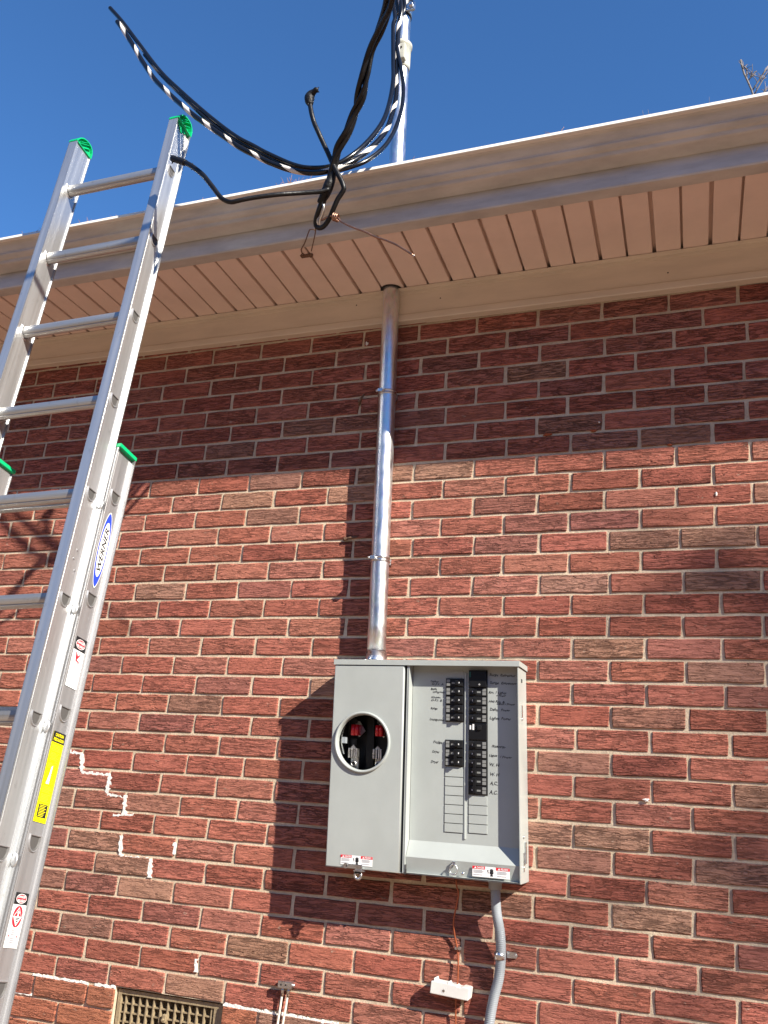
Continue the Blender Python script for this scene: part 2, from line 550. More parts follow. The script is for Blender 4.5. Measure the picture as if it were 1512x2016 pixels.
# unseen ring of tree crowns added behind the camera to block low sky light
q = random.Random(31)
tlm = MB()
leafm = simple('sky_block_crown', (0.075, 0.065, 0.045), 0.95, var=0.5, scale=(.8, .8, .8))
for k in range(74):
    a = math.radians(-185 + 190 * k / 73.0 + q.uniform(-1.2, 1.2))
    R_0 = q.uniform(30, 37)
    c_ = Vector((R_0 * math.cos(a), R_0 * math.sin(a), 0))
    hh = q.uniform(8.5, 12.5)
    bm = bmesh.new()
    bmesh.ops.create_icosphere(bm, subdivisions=3, radius=1.0)
    for v in bm.verts:
        nz = noise.noise(v.co * 2.2 + Vector((k * 3.1, 0, 0)))
        v.co = v.co * (1 + .35 * nz)
        v.co = Vector((c_.x + v.co.x * 2.9, c_.y + v.co.y * 2.9, hh * .52 + v.co.z * hh * .5))
    tlm.addbm(bm, leafm)
    tlm.tube([c_, c_ + Vector((0, 0, hh * .6))], [.22, .10], M['bark'], 6)
tlm.build('sky_block_trees', kind='stuff', fix=False)

# ------------------------------------------------------------------ the house
house = empty('brick_house', (-0.5, 0, 0), 'single-storey red brick house with cream eaves, soffit and gutter', 'house')
WX0, WX1 = -4.3, 3.3
VENT = (-1.345, -0.952, 0.530, 0.728)       # x0, x1, z0, z1 of the opening for the vent
YM = 0.0042                                  # mortar face, 4.2 mm behind the brick faces

# mortar bed with the opening cut out
m = MB()
def wallbox(x0, x1, z0, z1):
    m.box(x0, x1, YM, 0.20, z0, z1, M['mortar'])
m_x = [(WX0, VENT[0], 0, 3.30), (VENT[1], WX1, 0, 3.30), (VENT[0], VENT[1], VENT[3], 3.30), (VENT[0], VENT[1], 0, VENT[2])]
for r_ in m_x: wallbox(*r_)
m.box(WX0, WX0 + .2, .2, 7.0, 0, 3.3, M['mortar'])
m.box(WX1 - .2, WX1, .2, 7.0, 0, 3.3, M['mortar'])
m.box(WX0 + .2, WX1 - .2, 6.8, 7.0, 0, 3.3, M['mortar'])
m.box(VENT[0] - .1, VENT[1] + .1, 0.201, 0.22, VENT[2] - .1, VENT[3] + .1, M['dark_gap'])
wall = m.build('wall', house, fix=False)

# head joints measured course by course (metres along the wall)
JOINTS = {
    0:[-1.493, -1.277, -1.067, -0.857, -0.647, -0.007, 0.207, 0.421, 0.631],
    1:[-1.604, -1.391, -1.172, -0.963, -0.751, 0.1, 0.311, 0.523],
    2:[-1.49, -1.272, -1.056, -0.842, -0.631, -0.001, 0.216, 0.434, 0.652],
    3:[-1.595, -1.385, -1.171, -0.961, -0.745, 0.094, 0.311, 0.527],
    4:[-1.487, -1.273, -1.06, -0.846, -0.643, -0.002, 0.21, 0.425, 0.635],
    5:[-1.593, -1.375, -1.161, -0.946, -0.737, 0.094, 0.306, 0.521],
    6:[-1.475, -1.261, -1.048, -0.84, -0.633, -0.008, 0.207, 0.42, 0.636],
    7:[-1.374, -1.161, -0.95, -0.741, 0.104, 0.318, 0.534],
    8:[-1.484, -1.27, -1.057, -0.846, -0.637, -0.007, 0.209, 0.425, 0.638],
    9:[-1.591, -1.374, -1.163, -0.95, -0.741, 0.102, 0.317, 0.529],
    10:[-1.485, -1.268, -1.055, -0.845, -0.637, -0.003, 0.208, 0.423, 0.636],
    11:[-1.375, -1.162, -0.952, -0.744, 0.098, 0.314, 0.53],
    12:[-1.486, -1.272, -1.056, -0.842, 0.004, 0.218, 0.428, 0.642],
    13:[-1.37, -1.153, -0.945, -0.737, 0.096, 0.312, 0.528],
    14:[-1.485, -1.27, -1.058, -0.849, 0.005, 0.22, 0.433, 0.648],
    15:[-1.59, -1.375, -1.161, -0.949, -0.74, 0.104, 0.318, 0.533],
    16:[-1.487, -1.274, -1.06, -0.848, 0.001, 0.213, 0.426, 0.641],
    17:[-1.394, -1.181, -0.966, -0.752, 0.106, 0.319, 0.531],
    18:[-1.497, -1.281, -1.067, -0.855, 0.002, 0.216, 0.43, 0.643],
    19:[-1.399, -1.182, -0.964, 0.106, 0.319, 0.532],
    20:[-1.5, -1.285, -1.069, -0.854, 0.004, 0.216, 0.428],
    21:[-1.392, -1.17, -0.954, 0.116, 0.326, 0.539],
    22:[-1.491, -1.277, -1.063, -0.849, 0.002, 0.215, 0.428],
    23:[-1.395, -1.179, -0.965, 0.11, 0.326, 0.539],
    24:[-1.481, -1.274, -1.058, -0.846, 0.011, 0.221, 0.431],
    25:[-1.404, -1.187, -0.969, 0.108, 0.32, 0.535],
    26:[-1.707, -1.495, -1.281, -1.072, -0.856, 0.0, 0.217, 0.431],
    27:[-1.616, -1.4, -1.184, -0.968, 0.095, 0.305, 0.519],
    28:[-1.708, -1.492, -1.274, -1.065, -0.854, -0.004, 0.209, 0.425],
    29:[-1.601, -1.389, -1.174, -0.96, 0.101, 0.313, 0.526],
    30:[-1.706, -1.493, -1.28, -1.064, -0.849, 0.009, 0.221, 0.432],
    31:[-1.599, -1.388, -1.169, -0.962, 0.106, 0.315, 0.525],
    32:[-1.697, -1.482, -1.269, -1.052, -0.839, 0.012, 0.223],
    33:[-1.586, -1.378, -1.166, -0.954],
}


PITCH, BH, Z0 = 0.2127, 0.066396, 2.95

def course_joints(c):
    key = c if c in JOINTS else (c % 2 + 24 if c > 33 else c % 2)
    J = sorted(JOINTS[key])
    full = [J[0]]
    for v in J[1:]:
        gap = v - full[-1]
        k = max(1, round(gap / PITCH))
        a = full[-1]
        for i in range(1, k + 1): full.append(a + gap * i / k)
    if c == 34: full = [-1.6635, -1.4488, -1.20] + [-0.8327 + PITCH * i for i in range(8)]
    if c in (35, 36): full = [-1.5570 + PITCH * (0 if c == 35 else .5) + PITCH * i for i in range(9)]
    while full[0] > WX0 + PITCH * .6: full.insert(0, full[0] - PITCH)
    while full[-1] < WX1 - PITCH * .6: full.append(full[-1] + PITCH)
    return full

COLS = {'red': (0.415, 0.142, 0.100), 'deep': (0.370, 0.118, 0.082), 'pink': (0.430, 0.166, 0.122),
        'mauve': (0.350, 0.134, 0.104), 'tan': (0.395, 0.208, 0.146), 'taupe': (0.350, 0.168, 0.120), 'orange': (0.425, 0.158, 0.092)}
TAN = [(330, 1163), (1130, 1142), (1430, 1145), (1400, 1055), (1196, 1276), (1430, 1322), (1477, 1563), (1084, 1644), (1202, 1653),
       (1443, 1719), (1287, 1806), (182, 1658), (238, 1704), (285, 1747), (500, 1860), (381, 1936), (485, 980), (663, 974), (794, 927),
       (848, 927), (1071, 730), (660, 1350), (300, 1180)]
TAUPE = [(1134, 1694), (298, 1585), (93, 1728), (166, 1820), (604, 842), (452, 891), (1321, 852), (1496, 965), (518, 1014), (1220, 1060),
         (116, 1575), (340, 1370), (1100, 1480), (940, 1780), (1250, 1395)]
SPEC = [(at(x, y, 0), 'tan') for x, y in TAN] + [(at(x, y, 0), 'taupe') for x, y in TAUPE]

bricks = []         # (x0, x1, z, colour, visible size)
for c in range(-1, 44):
    zc = Z0 - c * BH + (0.0 if c > 33 else rnd.uniform(-0.0006, 0.0006))
    J = course_joints(c)
    for a, b_ in zip(J[:-1], J[1:]):
        x0, x1 = a + 0.0046 + rnd.uniform(-.0014, .0014), b_ - 0.0046 + rnd.uniform(-.0014, .0014)
        zz = zc + 0.0055 * ((a + b_) / 2 + 0.6) * -0.35 + rnd.uniform(-.0004, .0004)
        if 34 <= c <= 36:
            if x0 < VENT[0] and x1 > VENT[0]: x1 = VENT[0] - 0.001
            if x0 < VENT[1] and x1 > VENT[1]: x0 = VENT[1] + 0.001
            if x0 >= VENT[0] - 1e-4 and x1 <= VENT[1] + 1e-4: continue
            if x1 - x0 < 0.02: continue
        k = rnd.random()
        name = 'red' if k < .56 else 'deep' if k < .76 else 'pink' if k < .92 else 'mauve' if k < .985 else 'taupe'
        for p, s_ in SPEC:
            if abs(p.z - zz) < BH / 2 and x0 - .004 < p.x < x1 + .004: name = s_
        if c >= 34: name = 'orange' if k < .7 else 'tan' if k > .9 else 'red'
        col = [v * rnd.uniform(0.965, 1.035) for v in COLS[name]]
        q = rnd.uniform(.90, 1.08); col = [v * q for v in col]
        d = Vector(((x0 + x1) / 2, 0, zz)) - CC
        u_ = [sum(CR[i][j] * d[j] for j in range(3)) for i in range(3)]
        X, Y = 756 + CF * u_[0] / u_[2], 1008 + CF * u_[1] / u_[2]
        seen = -60 < X < 1572 and 560 < Y < 2050 and not (662 < X < 1015 and 1320 < Y < 1700)
        bricks.append((x0, x1, zz, col, (1 / u_[2]) if seen else 0, c))
rank = sorted(range(len(bricks)), key=lambda i: -bricks[i][4])
single = set(i for i in rank[:300] if bricks[i][4] > 0)

def brick_shape(seed, L=0.2027, H=0.0568):
    "outline with slightly broken arrises; front face at y = 0, body runs back into the bed"
    q = random.Random(seed)
    out = []
    for i in range(4): out.append((-L / 2 + L * (i + .03 * (i == 0)) / 4 * 1.0, -H / 2))
    out += [(L / 2 - .002, -H / 2), (L / 2, 0.0)]
    for i in range(4): out.append((L / 2 - L * i / 4, H / 2))
    out += [(-L / 2 + .002, H / 2), (-L / 2, 0.0)]
    n_ = len(out)
    out = [(x + q.uniform(-.0009, .0009), z + q.uniform(-.0011, .0011)) for x, z in out]
    ins = []
    for x, z in out:
        ch = q.uniform(0.0012, 0.0030)
        ins.append((x - math.copysign(min(abs(x), ch), x), z - math.copysign(min(abs(z), ch), z)))
    dy = [q.uniform(-.0009, .0009) for _ in out]
    vs = [(x, dy[i] + 0.0, z) for i, (x, z) in enumerate(ins)] + [(x, 0.0019 + dy[i], z) for i, (x, z) in enumerate(out)] + [(x, 0.016, z) for x, z in out]
    fs = [tuple(range(n_))]
    for r0 in (0, n_):
        for i in range(n_):
            j = (i + 1) % n_
            fs.append((r0 + i, r0 + n_ + i, r0 + n_ + j, r0 + j))
    return vs, fs

shapes = [brick_shape(100 + k) for k in range(16)]
meshes = []
for k, (vs, fs) in enumerate(shapes):
    me = bpy.data.meshes.new('brick')
    me.from_pydata(vs, [], fs)
    me.materials.append(M['brick'])
    bm = bmesh.new(); bm.from_mesh(me); bmesh.ops.recalc_face_normals(bm, faces=bm.faces); bm.to_mesh(me); bm.free()
    meshes.append(me)
J_v, J_f, J_c = [], [], []
wo_ = ORG[wall.name]
for i, (x0, x1, zz, col, vis, c) in enumerate(bricks):
    k = rnd.randrange(16)
    yo = rnd.uniform(-0.0012, 0.0008) - (0.003 if c >= 34 else 0)
    rot = rnd.uniform(-0.004, 0.004)
    if i in single:
        o = bpy.data.objects.new('brick', meshes[k])
        S.collection.objects.link(o)
        o.parent = wall
        o.location = Vector(((x0 + x1) / 2, yo, zz)) - wo_
        o.scale = ((x1 - x0) / 0.2027, 1, 1)
        o.rotation_euler = (0, rot, 0)
        o.color = (*col, 1)
    else:
        vs, fs = shapes[k]
        b0 = len(J_v)
        sx = (x1 - x0) / 0.2027
        J_v += [((x0 + x1) / 2 + x * sx - wo_.x, y + yo - wo_.y, z - rot * x + zz - wo_.z) for x, y, z in vs]
        J_f += [[b0 + a for a in f] for f in fs]
        J_c += [col] * len(vs)
me = bpy.data.meshes.new('brickwork')
me.from_pydata(J_v, [], J_f)
me.materials.append(M['brick_j'])
ca = me.color_attributes.new('tone', 'FLOAT_COLOR', 'POINT')
ca.data.foreach_set('color', [v for c_ in J_c for v in (*c_, 1.0)])
bm = bmesh.new(); bm.from_mesh(me); bmesh.ops.recalc_face_normals(bm, faces=bm.faces); bm.to_mesh(me); bm.free()
o = bpy.data.objects.new('brickwork', me)
S.collection.objects.link(o)
o.parent = wall
o['kind'] = 'stuff'

# mortar smeared proud of the bed here and there is in the material; the white repair caulk is geometry
def caulk(pts, wd, seed):
    q = random.Random(seed)
    mb = MB()
    P = [at(x, y, -0.001) for x, y in pts]
    for a, b_ in zip(P[:-1], P[1:]):
        horiz = abs(b_.x - a.x) > abs(b_.z - a.z)
        L = (b_ - a).length; n_ = max(3, int(L / 0.007))
        up, lo = [], []
        for i in range(n_ + 1):
            p = a.lerp(b_, i / n_)
            w1, w2 = wd * q.uniform(.35, 1.35) * (1 if q.random() < .85 else .2), wd * q.uniform(.35, 1.25)
            if horiz: up.append(Vector((p.x, -0.0012 + q.uniform(0, .0012), p.z + w1))); lo.append(Vector((p.x, -0.0005, p.z - w2)))
            else: up.append(Vector((p.x + w1, -0.0012 + q.uniform(0, .0012), p.z))); lo.append(Vector((p.x - w2, -0.0005, p.z)))
        back = [Vector((v.x, 0.006, v.z)) for v in up], [Vector((v.x, 0.006, v.z)) for v in lo]
        k = n_ + 1
        vs = up + lo + back[0] + back[1]
        fs = [(i, i + 1, k + i + 1, k + i) for i in range(n_)] + [(2 * k + i, 2 * k + i + 1, i + 1, i) for i in range(n_)] + \
             [(k + i, k + i + 1, 3 * k + i + 1, 3 * k + i) for i in range(n_)] + [(0, k, 3 * k, 2 * k), (n_, 2 * k + n_, 3 * k + n_, k + n_)]
        mb.add(vs, fs, M['caulk'])
    o = mb.build('caulk_line', wall)
    return o
for i, (p, wd) in enumerate([
        ([(124, 1478), (161, 1483)], .0045), ([(161, 1484), (160, 1519)], .0075), ([(160, 1520), (217, 1526)], .0040),
        ([(216, 1527), (211, 1562)], .0085), ([(211, 1563), (250, 1569)], .0042), ([(246, 1569), (243, 1604)], .0075), ([(222, 1605), (262, 1604)], .0030),
        ([(238, 1645), (236, 1684)], .0065), ([(236, 1685), (298, 1692)], .0030), ([(296, 1692), (293, 1728)], .0080),
        ([(64, 1919), (172, 1936)], .0035), ([(186, 1938), (226, 1944)], .0038), ([(8, 1951), (62, 1958)], .0030),
        ([(439, 1978), (520, 1992)], .0045), ([(520, 1992), (600, 2006)], .0045), ([(600, 2006), (665, 2016)], .0038),
        ([(386, 1888), (384, 1914)], .0050), ([(343, 1658), (341, 1682)], .0040)]):
    caulk(p, wd * 1.3, 40 + i)
# little splashes of white caulk and rust-red sealant
def splash(px, py, rx, rz, mat, name, seed):
    q = random.Random(seed); c = at(px, py, -0.0025); mb = MB()
    n_ = 14; pts = []
    for k in range(n_):
        a = 2 * math.pi * k / n_; r = q.uniform(.45, 1.0)
        pts.append(Vector((c.x + rx * r * math.cos(a), c.y, c.z + rz * r * math.sin(a))))
    mb.add(pts + [Vector((p.x, 0.004, p.z)) for p in pts] + [c + Vector((0, -.002, 0))],
           [(k, (k + 1) % n_, n_ + (k + 1) % n_, n_ + k) for k in range(n_)] + [((k + 1) % n_, k, 2 * n_) for k in range(n_)], mat)
    mb.build(name, wall)
splash(1272, 1575, .012, .006, M['caulk'], 'caulk_splash', 1)
splash(722, 676, .006, .010, M['caulk'], 'caulk_splash', 2)
splash(1410, 972, .005, .008, M['caulk'], 'caulk_splash', 3)
splash(1180, 831, .004, .004, M['caulk'], 'caulk_splash', 4)
orange_seal = simple('rust_red_sealant', (0.32, 0.07, 0.02), 0.7)
splash(1078, 855, .018, .005, orange_seal, 'sealant_smear', 5)
splash(1168, 847, .012, .005, orange_seal, 'sealant_smear', 6)
splash(1318, 875, .010, .005, orange_seal, 'sealant_smear', 7)

# frieze board under the soffit
ZS = 3.115          # soffit underside
def fz(x): return -0.0065 * (x + 0.6)
m = MB()
prof = [(0.003, 3.118), (-0.022, 3.118), (-0.0225, 3.020), (-0.0240, 3.016), (-0.0290, 3.013), (-0.0295, 2.992), (-0.0275, 2.9885), (0.003, 2.9885)]
m.prism(prof, WX0 - .1, WX1 + .1, M['trim'])
m.shear(lambda v: (v.x, v.y, v.z + (fz(v.x) if v.z < 3.05 else 0)))
m.build('frieze_board', house)
m = MB()
m.box(WX0 - .1, WX1 + .1, -0.046, -0.0222, 3.1105, 3.1125, M['trim'])
m.box(WX0 - .1, WX1 + .1, -0.0240, -0.0222, 3.098, 3.1104, M['trim'])
m.build('j_channel', house)
for px, py in ((702, 601), (867, 587), (1315, 537)):
    mb = MB(); c = at(px, py, -0.0228)
    mb.cyl(c, (0, -1, 0), 0.0024, 0.0008, M['dark_gap'], 10)
    mb.build('nail_hole', house)

# soffit panels, each a plank of its own, above them a dark cavity
soff = MB()
soff.box(WX0 - .1, WX1 + .1, -0.40, -0.001, ZS + 0.022, ZS + 0.026, M['soffit'])
soff = soff.build('soffit', house)
k = -54
while True:
    xc = 0.4754 + k * 0.0864
    k += 1
    if xc > WX1: break
    if xc < WX0: continue
    g0 = 0.0034 if k % 2 else 0.0056
    g1 = 0.0056 if k % 2 else 0.0034
    mb = MB()
    x0, x1 = xc + g0, xc + 0.0864 - g1
    bow = rnd.uniform(0, .0007)
    pr = [(x0, ZS + .021), (x0 + .0004, ZS + .0015), (x0 + .0022, ZS), ((x0 + x1) / 2, ZS - bow), (x1 - .0022, ZS), (x1 - .0004, ZS + .0015), (x1, ZS + .021)]
    mb.prism(pr, -0.385, -0.026, M['soffit'], axis='Y')
    mb.shear(lambda v: (v.x + (v.y + .2) * -0.030, v.y, v.z))
    mb.build('soffit_panel', soff)

# fascia with a returned lower lip, a seam and nail heads
m = MB()
YF = -0.421
m.prism([(-0.405, 3.26), (YF, 3.26), (YF, 3.150), (YF - .0015, 3.130), (YF - .001, 3.114), (YF + .002, 3.1095), (-0.378, 3.1085), (-0.378, 3.1115), (-0.405, 3.1120)], WX0 - .1, 0.330, M['gutter'])
m.prism([(-0.405, 3.26), (YF - .0016, 3.26), (YF - .0016, 3.150), (YF - .0031, 3.130), (YF - .0026, 3.1132), (YF + .0005, 3.1083), (-0.378, 3.1073), (-0.378, 3.1105), (-0.405, 3.1112)], 0.3302, WX1 + .1, M['gutter'])
fas = m.build('fascia', house)

# gutter: ogee profile, rolled lip, end to end in two lengths
m = MB()
gp = [(YF - .003, 3.1745), (-0.463, 3.1845), (-0.4680, 3.1875), (-0.4700, 3.1915), (-0.4725, 3.1970), (-0.480, 3.2010), (-0.4888, 3.2085), (-0.4905, 3.2115),
      (-0.4895, 3.2150), (-0.4920, 3.2200), (-0.5000, 3.2300), (-0.5060, 3.2400), (-0.5100, 3.2430), (-0.5130, 3.2445), (-0.5130, 3.2600), (-0.5060, 3.2620)]
inner = [(y + .0016, z + .0012) for y, z in gp][::-1]
inner[0] = (-0.5060, 3.2600)
m.prism(gp + inner, WX0 - .1, WX1 + .1, M['gutter'])
m.box(WX0 - .1, WX1 + .1, YF - .005, YF - .003, 3.176, 3.265, M['gutter'])
gut = m.build('gutter', house)
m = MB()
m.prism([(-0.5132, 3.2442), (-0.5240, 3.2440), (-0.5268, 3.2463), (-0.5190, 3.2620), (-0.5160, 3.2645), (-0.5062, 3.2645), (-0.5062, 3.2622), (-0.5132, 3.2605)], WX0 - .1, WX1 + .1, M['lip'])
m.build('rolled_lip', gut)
x = WX0 + .2
while x < WX1:
    mb = MB(); mb.box(x - .012, x + .012, -0.517, YF - .002, 3.246, 3.2485, M['zinc']); mb.build('gutter_hanger', gut); x += 0.61

# roof
m = MB()
m.prism([(-0.445, 3.272), (-0.445, 3.262), (-0.40, 3.262), (3.45, 4.52), (7.5, 3.25), (7.5, 3.27), (3.45, 4.56)], WX0 - .4, WX1 + .4, M['shingle'])
m.build('roof', house)

# pine straw and twigs caught in the gutter
m = MB()
for px, dens, h in ((575, 46, .030), (545, 12, .018), (800, 3, .012), (1100, 8, .022), (1075, 6, .014), (1245, 2, .012), (1455, 3, .02),
                    (165, 16, .022), (235, 10, .020), (290, 14, .030), (80, 14, .030), (60, 8, .020), (410, 6, .014), (700, 6, .012), (965, 5, .010)):
    base = at(px, 330, -0.50)
    # height of the lip at that column
    X = at(px, 470 - px * 0.191, -0.53).x
    for k in range(dens):
        a = Vector((X + rnd.gauss(0, .022), -0.50 + rnd.uniform(-.02, .03), 3.245))
        d = Vector((rnd.uniform(-.035, .035), rnd.uniform(-.02, .02), .014 + h * rnd.random()))
        m.tube([a, a + d * .6 + Vector((0, 0, .004)), a + d], [.0009, .0008, .0004], M['straw'], 4)
m.build('gutter_debris', house, kind='stuff')

# crawl-space vent of cast iron, set back in its opening
vent = empty('foundation_vent', ((VENT[0] + VENT[1]) / 2, 0.02, VENT[2]), 'tan cast-iron grille vent low in the brick wall at bottom left', 'vent')
vx0, vx1, vz0, vz1 = VENT[0] + .006, VENT[1] - .006, VENT[2] + .004, VENT[3] - .006
m = MB()
for a in ((vx0, vx0 + .012, vz0, vz1), (vx1 - .030, vx1, vz0, vz1), (vx0 + .012, vx1 - .030, vz1 - .014, vz1), (vx0 + .012, vx1 - .030, vz0, vz0 + .012)):
    m.box(a[0], a[1], 0.014, 0.060, a[2], a[3], M['vent'])
m.build('vent_frame', vent)
x = vx0 + .012
nb = 13
for k in range(nb):
    xx = x + (k + .6) * (vx1 - .042 - vx0) / nb
    mb = MB(); mb.box(xx - .0022, xx + .0022, 0.018, 0.040, vz0 + .012, vz1 - .014, M['vent']); mb.build('grille_bar', vent)
for k in range(1, 7):
    zz = vz1 - .014 - k * 0.0262
    mb = MB(); mb.box(vx0 + .012, vx1 - .030, 0.0205, 0.038, zz - .002, zz + .002, M['vent']); mb.build('grille_bar', vent)
mb = MB(); xl = (vx0 + vx1) / 2 - .012
mb.box(xl - .006, xl + .006, 0.010, 0.030, vz1 - .075, vz1 - .052, M['vent'], .002); mb.cyl((xl, .010, vz1 - .066), (0, -1, 0), .004, .008, M['vent'], 10)
mb.build('shutter_knob', vent)
m = MB(); m.box(vx0, vx1, 0.070, 0.074, vz0, vz1, simple('vent_backing', (0.20, 0.16, 0.11), 0.8, var=.3)); m.build('vent_shutter', vent)

# ------------------------------------------------------------------ bare tree in the yard to the right, whose limbs shade the wall softly
yt = empty('yard_tree', (13.2, -5.6, 0), 'bare tree out in the yard whose limbs throw soft shade on the wall', 'tree')
q = random.Random(23)
m = MB()
tp = spline([Vector((13.2, -5.6, 0)), Vector((13.3, -5.5, 3)), Vector((13.1, -5.5, 7)), Vector((13.2, -5.4, 11))], .5)
m.tube(tp, [.20 - .13 * i / len(tp) for i in range(len(tp))], M['bark'], 10)
m.build('trunk', yt)
m = MB()
for (px, py), t_, r_ in (((1390, 1075), 12.2, .078), ((1440, 1660), 12.0, .085), ((1500, 1350), 12.6, .050)):
    e_ = at(px, py, 0) + SUN * t_
    s_ = Vector((13.1, -5.5, max(4.5, e_.z - 2.0)))
    P = spline([s_, s_.lerp(e_, .5) + Vector((0, .2, .4)), e_], .3)
    m.tube(P, [r_ * (1 - .6 * i / len(P)) for i in range(len(P))], M['bark'], 7)
    for k in range(26):
        a_ = P[q.randint(len(P) // 2, len(P) - 1)]
        d_ = Vector((q.uniform(-1, .3), q.uniform(-.5, .5), q.uniform(-.5, .8))).normalized() * q.uniform(.25, .8)
        mid = a_ + d_ * .5 + Vector((0, 0, q.uniform(-.05, .08)))
        m.tube([a_, mid, a_ + d_], [.012, .009, .004], M['bark'], 4)
        for j in range(3):
            b_ = mid + Vector((q.uniform(-.25, .1), q.uniform(-.15, .15), q.uniform(-.15, .25)))
            m.tube([mid, b_], [.006, .003], M['bark'], 3)
m.build('crown', yt)

# ------------------------------------------------------------------ bare tree far beyond the roof
tb = at(1500, 190, 9.0)
tree = empty('bare_tree', (tb.x + .3, 9.0, 0), 'leafless grey tree top showing over the roof at the far right', 'tree')
m = MB()
q = random.Random(11)
trunk = [Vector((tb.x + .3, 9.0, 0)), Vector((tb.x + .35, 9.05, 3)), Vector((tb.x + .3, 9.0, 6.5)), Vector((tb.x + .32, 9.0, 9.6))]
m.tube(spline(trunk, .4), [.17 - .009 * i for i in range(len(spline(trunk, .4)))], M['bark'], 10)
m.build('trunk', tree)
m = MB()
def limb(p, d, L, r, depth):
    pts = [p]; dd = d.copy()
    for i in range(5):
        dd = (dd + Vector((q.uniform(-.16, .16), q.uniform(-.16, .16), q.uniform(-.06, .14)))).normalized()
        pts.append(pts[-1] + dd * L / 5)
    m.tube(pts, [r * (1 - .15 * i) for i in range(6)], M['bark'], 5 if depth > 1 else 4)
    if depth <= 0: return
    for k in range(5 if depth > 1 else 6):
        i = q.randint(1, 5)
        dn = (dd + Vector((q.uniform(-.9, .9), q.uniform(-.9, .9), q.uniform(-.1, .8)))).normalized()
        limb(pts[i], dn, L * q.uniform(.4, .62), r * .5, depth - 1)
for k in range(9):
    h = q.uniform(5.0, 9.4)
    a = q.uniform(0, 6.28)
    limb(Vector((tb.x + .32, 9, h)), Vector((math.cos(a) * .8, math.sin(a) * .8, .75)).normalized(), q.uniform(1.4, 2.2), .05, 3)
tl = [at(1497, 240, 9.0), at(1480, 178, 9.0), at(1465, 145, 9.0), at(1458, 118, 9.0)]
m.tube(spline(tl, .2), .014, M['bark'], 5)
for a, b_ in (((1480, 180), (1512, 130)), ((1490, 200), (1520, 165)), ((1470, 155), (1462, 130)), ((1484, 188), (1505, 150)), ((1472, 160), (1490, 140))):
    p0, p1 = at(*a, 9.0), at(*b_, 9.0)
    m.tube(spline([p0, p0.lerp(p1, .5) + Vector((.03, 0, .05)), p1], .1), .010, M['bark'], 4)
    for k in range(7):
        s_ = p0.lerp(p1, q.uniform(.2, 1)); e_ = s_ + Vector((q.uniform(-.14, .16), q.uniform(-.1, .1), q.uniform(-.02, .2)))
        m.tube([s_, (s_ + e_) / 2 + Vector((.01, 0, .01)), e_], [.006, .005, .003], M['bark'], 4)
m.build('crown', tree)

# ------------------------------------------------------------------ meter-main panel on the wall
PL, PR, PB, PT = -0.597, -0.016, 1.155, 1.760      # left, right, bottom, top (un-leaned), metres
DF = -0.115                                        # front of the box
LEAN = 0.027                                       # the box hangs a degree and a half out of plumb
def lean(v): return (v[0] - LEAN * (v[2] - PB), v[1], v[2])
def UV(px, py, Y):
    p = at(px, py, Y)
    return p.x + LEAN * (p.z - PB), p.z
pan = empty('meter_panel', ((PL + PR) / 2, 0, PB), 'grey steel meter and breaker panel with empty round meter socket on the brick wall', 'electrical panel')
def pb(mb, name, parent=None, **k):
    mb.shear(lean)
    return mb.build(name, parent or pan, **k)
g_ = M['panel']
XD = -0.3663                                       # right edge of the meter cover
XB = -0.3500                                       # left wall of the breaker compartment
# back box
m = MB()
t_ = 0.0022
m.box(PL + .004, PR, -.001 - t_, -.001, PB + .002, PT, g_)
m.box(PL + .004, PL + .004 + t_, DF + .006, -.001, PB + .002, PT, g_)
m.box(PR - t_, PR, DF, -.0035, PB + .002, PT, g_)
m.box(PL + .004, PR, DF + .004, -.0035, PB, PB + t_, g_)
m.box(XD + .0065, XD + .0065 + t_, DF + .014, -.0035, PB + .003, PT, g_)
m.box(XB - .003, XB - .003 + t_, DF, -.0035, PB + .003, PT - .001, g_)
m.box(XB - .008, XB - .0032, DF + .001, DF + .003, PB + .002, PT - .002, g_)
enc = pb(m, 'enclosure')
# rain hood
m = MB()
m.box(PL - .003, PR + .0045, DF - .0045, 0.0015, PT + .001, PT + .003, g_)
m.box(PL - .003, PR + .0045, DF - .0048, DF - .0030, PT - .0135, PT + .001, g_, .0006)
m.box(PR + .0028, PR + .0045, DF - .0028, -.001, PT - .0125, PT + .0008, g_)
m.box(PL - .003, PL - .0013, DF - .0028, -.001, PT - .0125, PT + .0008, g_)
pb(m, 'rain_hood')
# meter cover with a round opening
mc = at(713.5, 1461, DF - .002)
cx, cz, cr = mc.x + LEAN * (mc.z - PB), mc.z, 0.0828
m = MB()
x0, x1, z0, z1 = PL, XD, PB, PT - .0145
n = 64
ring = [(cx + cr * math.cos(2 * math.pi * k / n), cz + cr * math.sin(2 * math.pi * k / n)) for k in range(n)]
def on_rect(a):
    dx, dz = math.cos(a), math.sin(a); t = 1e9
    if dx > 1e-9: t = min(t, (x1 - .004 - cx) / dx)
    if dx < -1e-9: t = min(t, (x0 + .004 - cx) / dx)
    if dz > 1e-9: t = min(t, (z1 - .004 - cz) / dz)
    if dz < -1e-9: t = min(t, (z0 + .004 - cz) / dz)
    return (cx + dx * t, cz + dz * t)
angs = sorted([2 * math.pi * k / n for k in range(n)] + [math.atan2(b - cz, a - cx) % (2 * math.pi) for a in (x0 + .004, x1 - .004) for b in (z0 + .004, z1 - .004)])
na = len(angs)
YC = DF - .0025
vin = [(cx + cr * math.cos(a), YC, cz + cr * math.sin(a)) for a in angs]
vout = [(on_rect(a)[0], YC, on_rect(a)[1]) for a in angs]
m.add(vin + vout, [(k, (k + 1) % na, na + (k + 1) % na, na + k) for k in range(na)], g_)
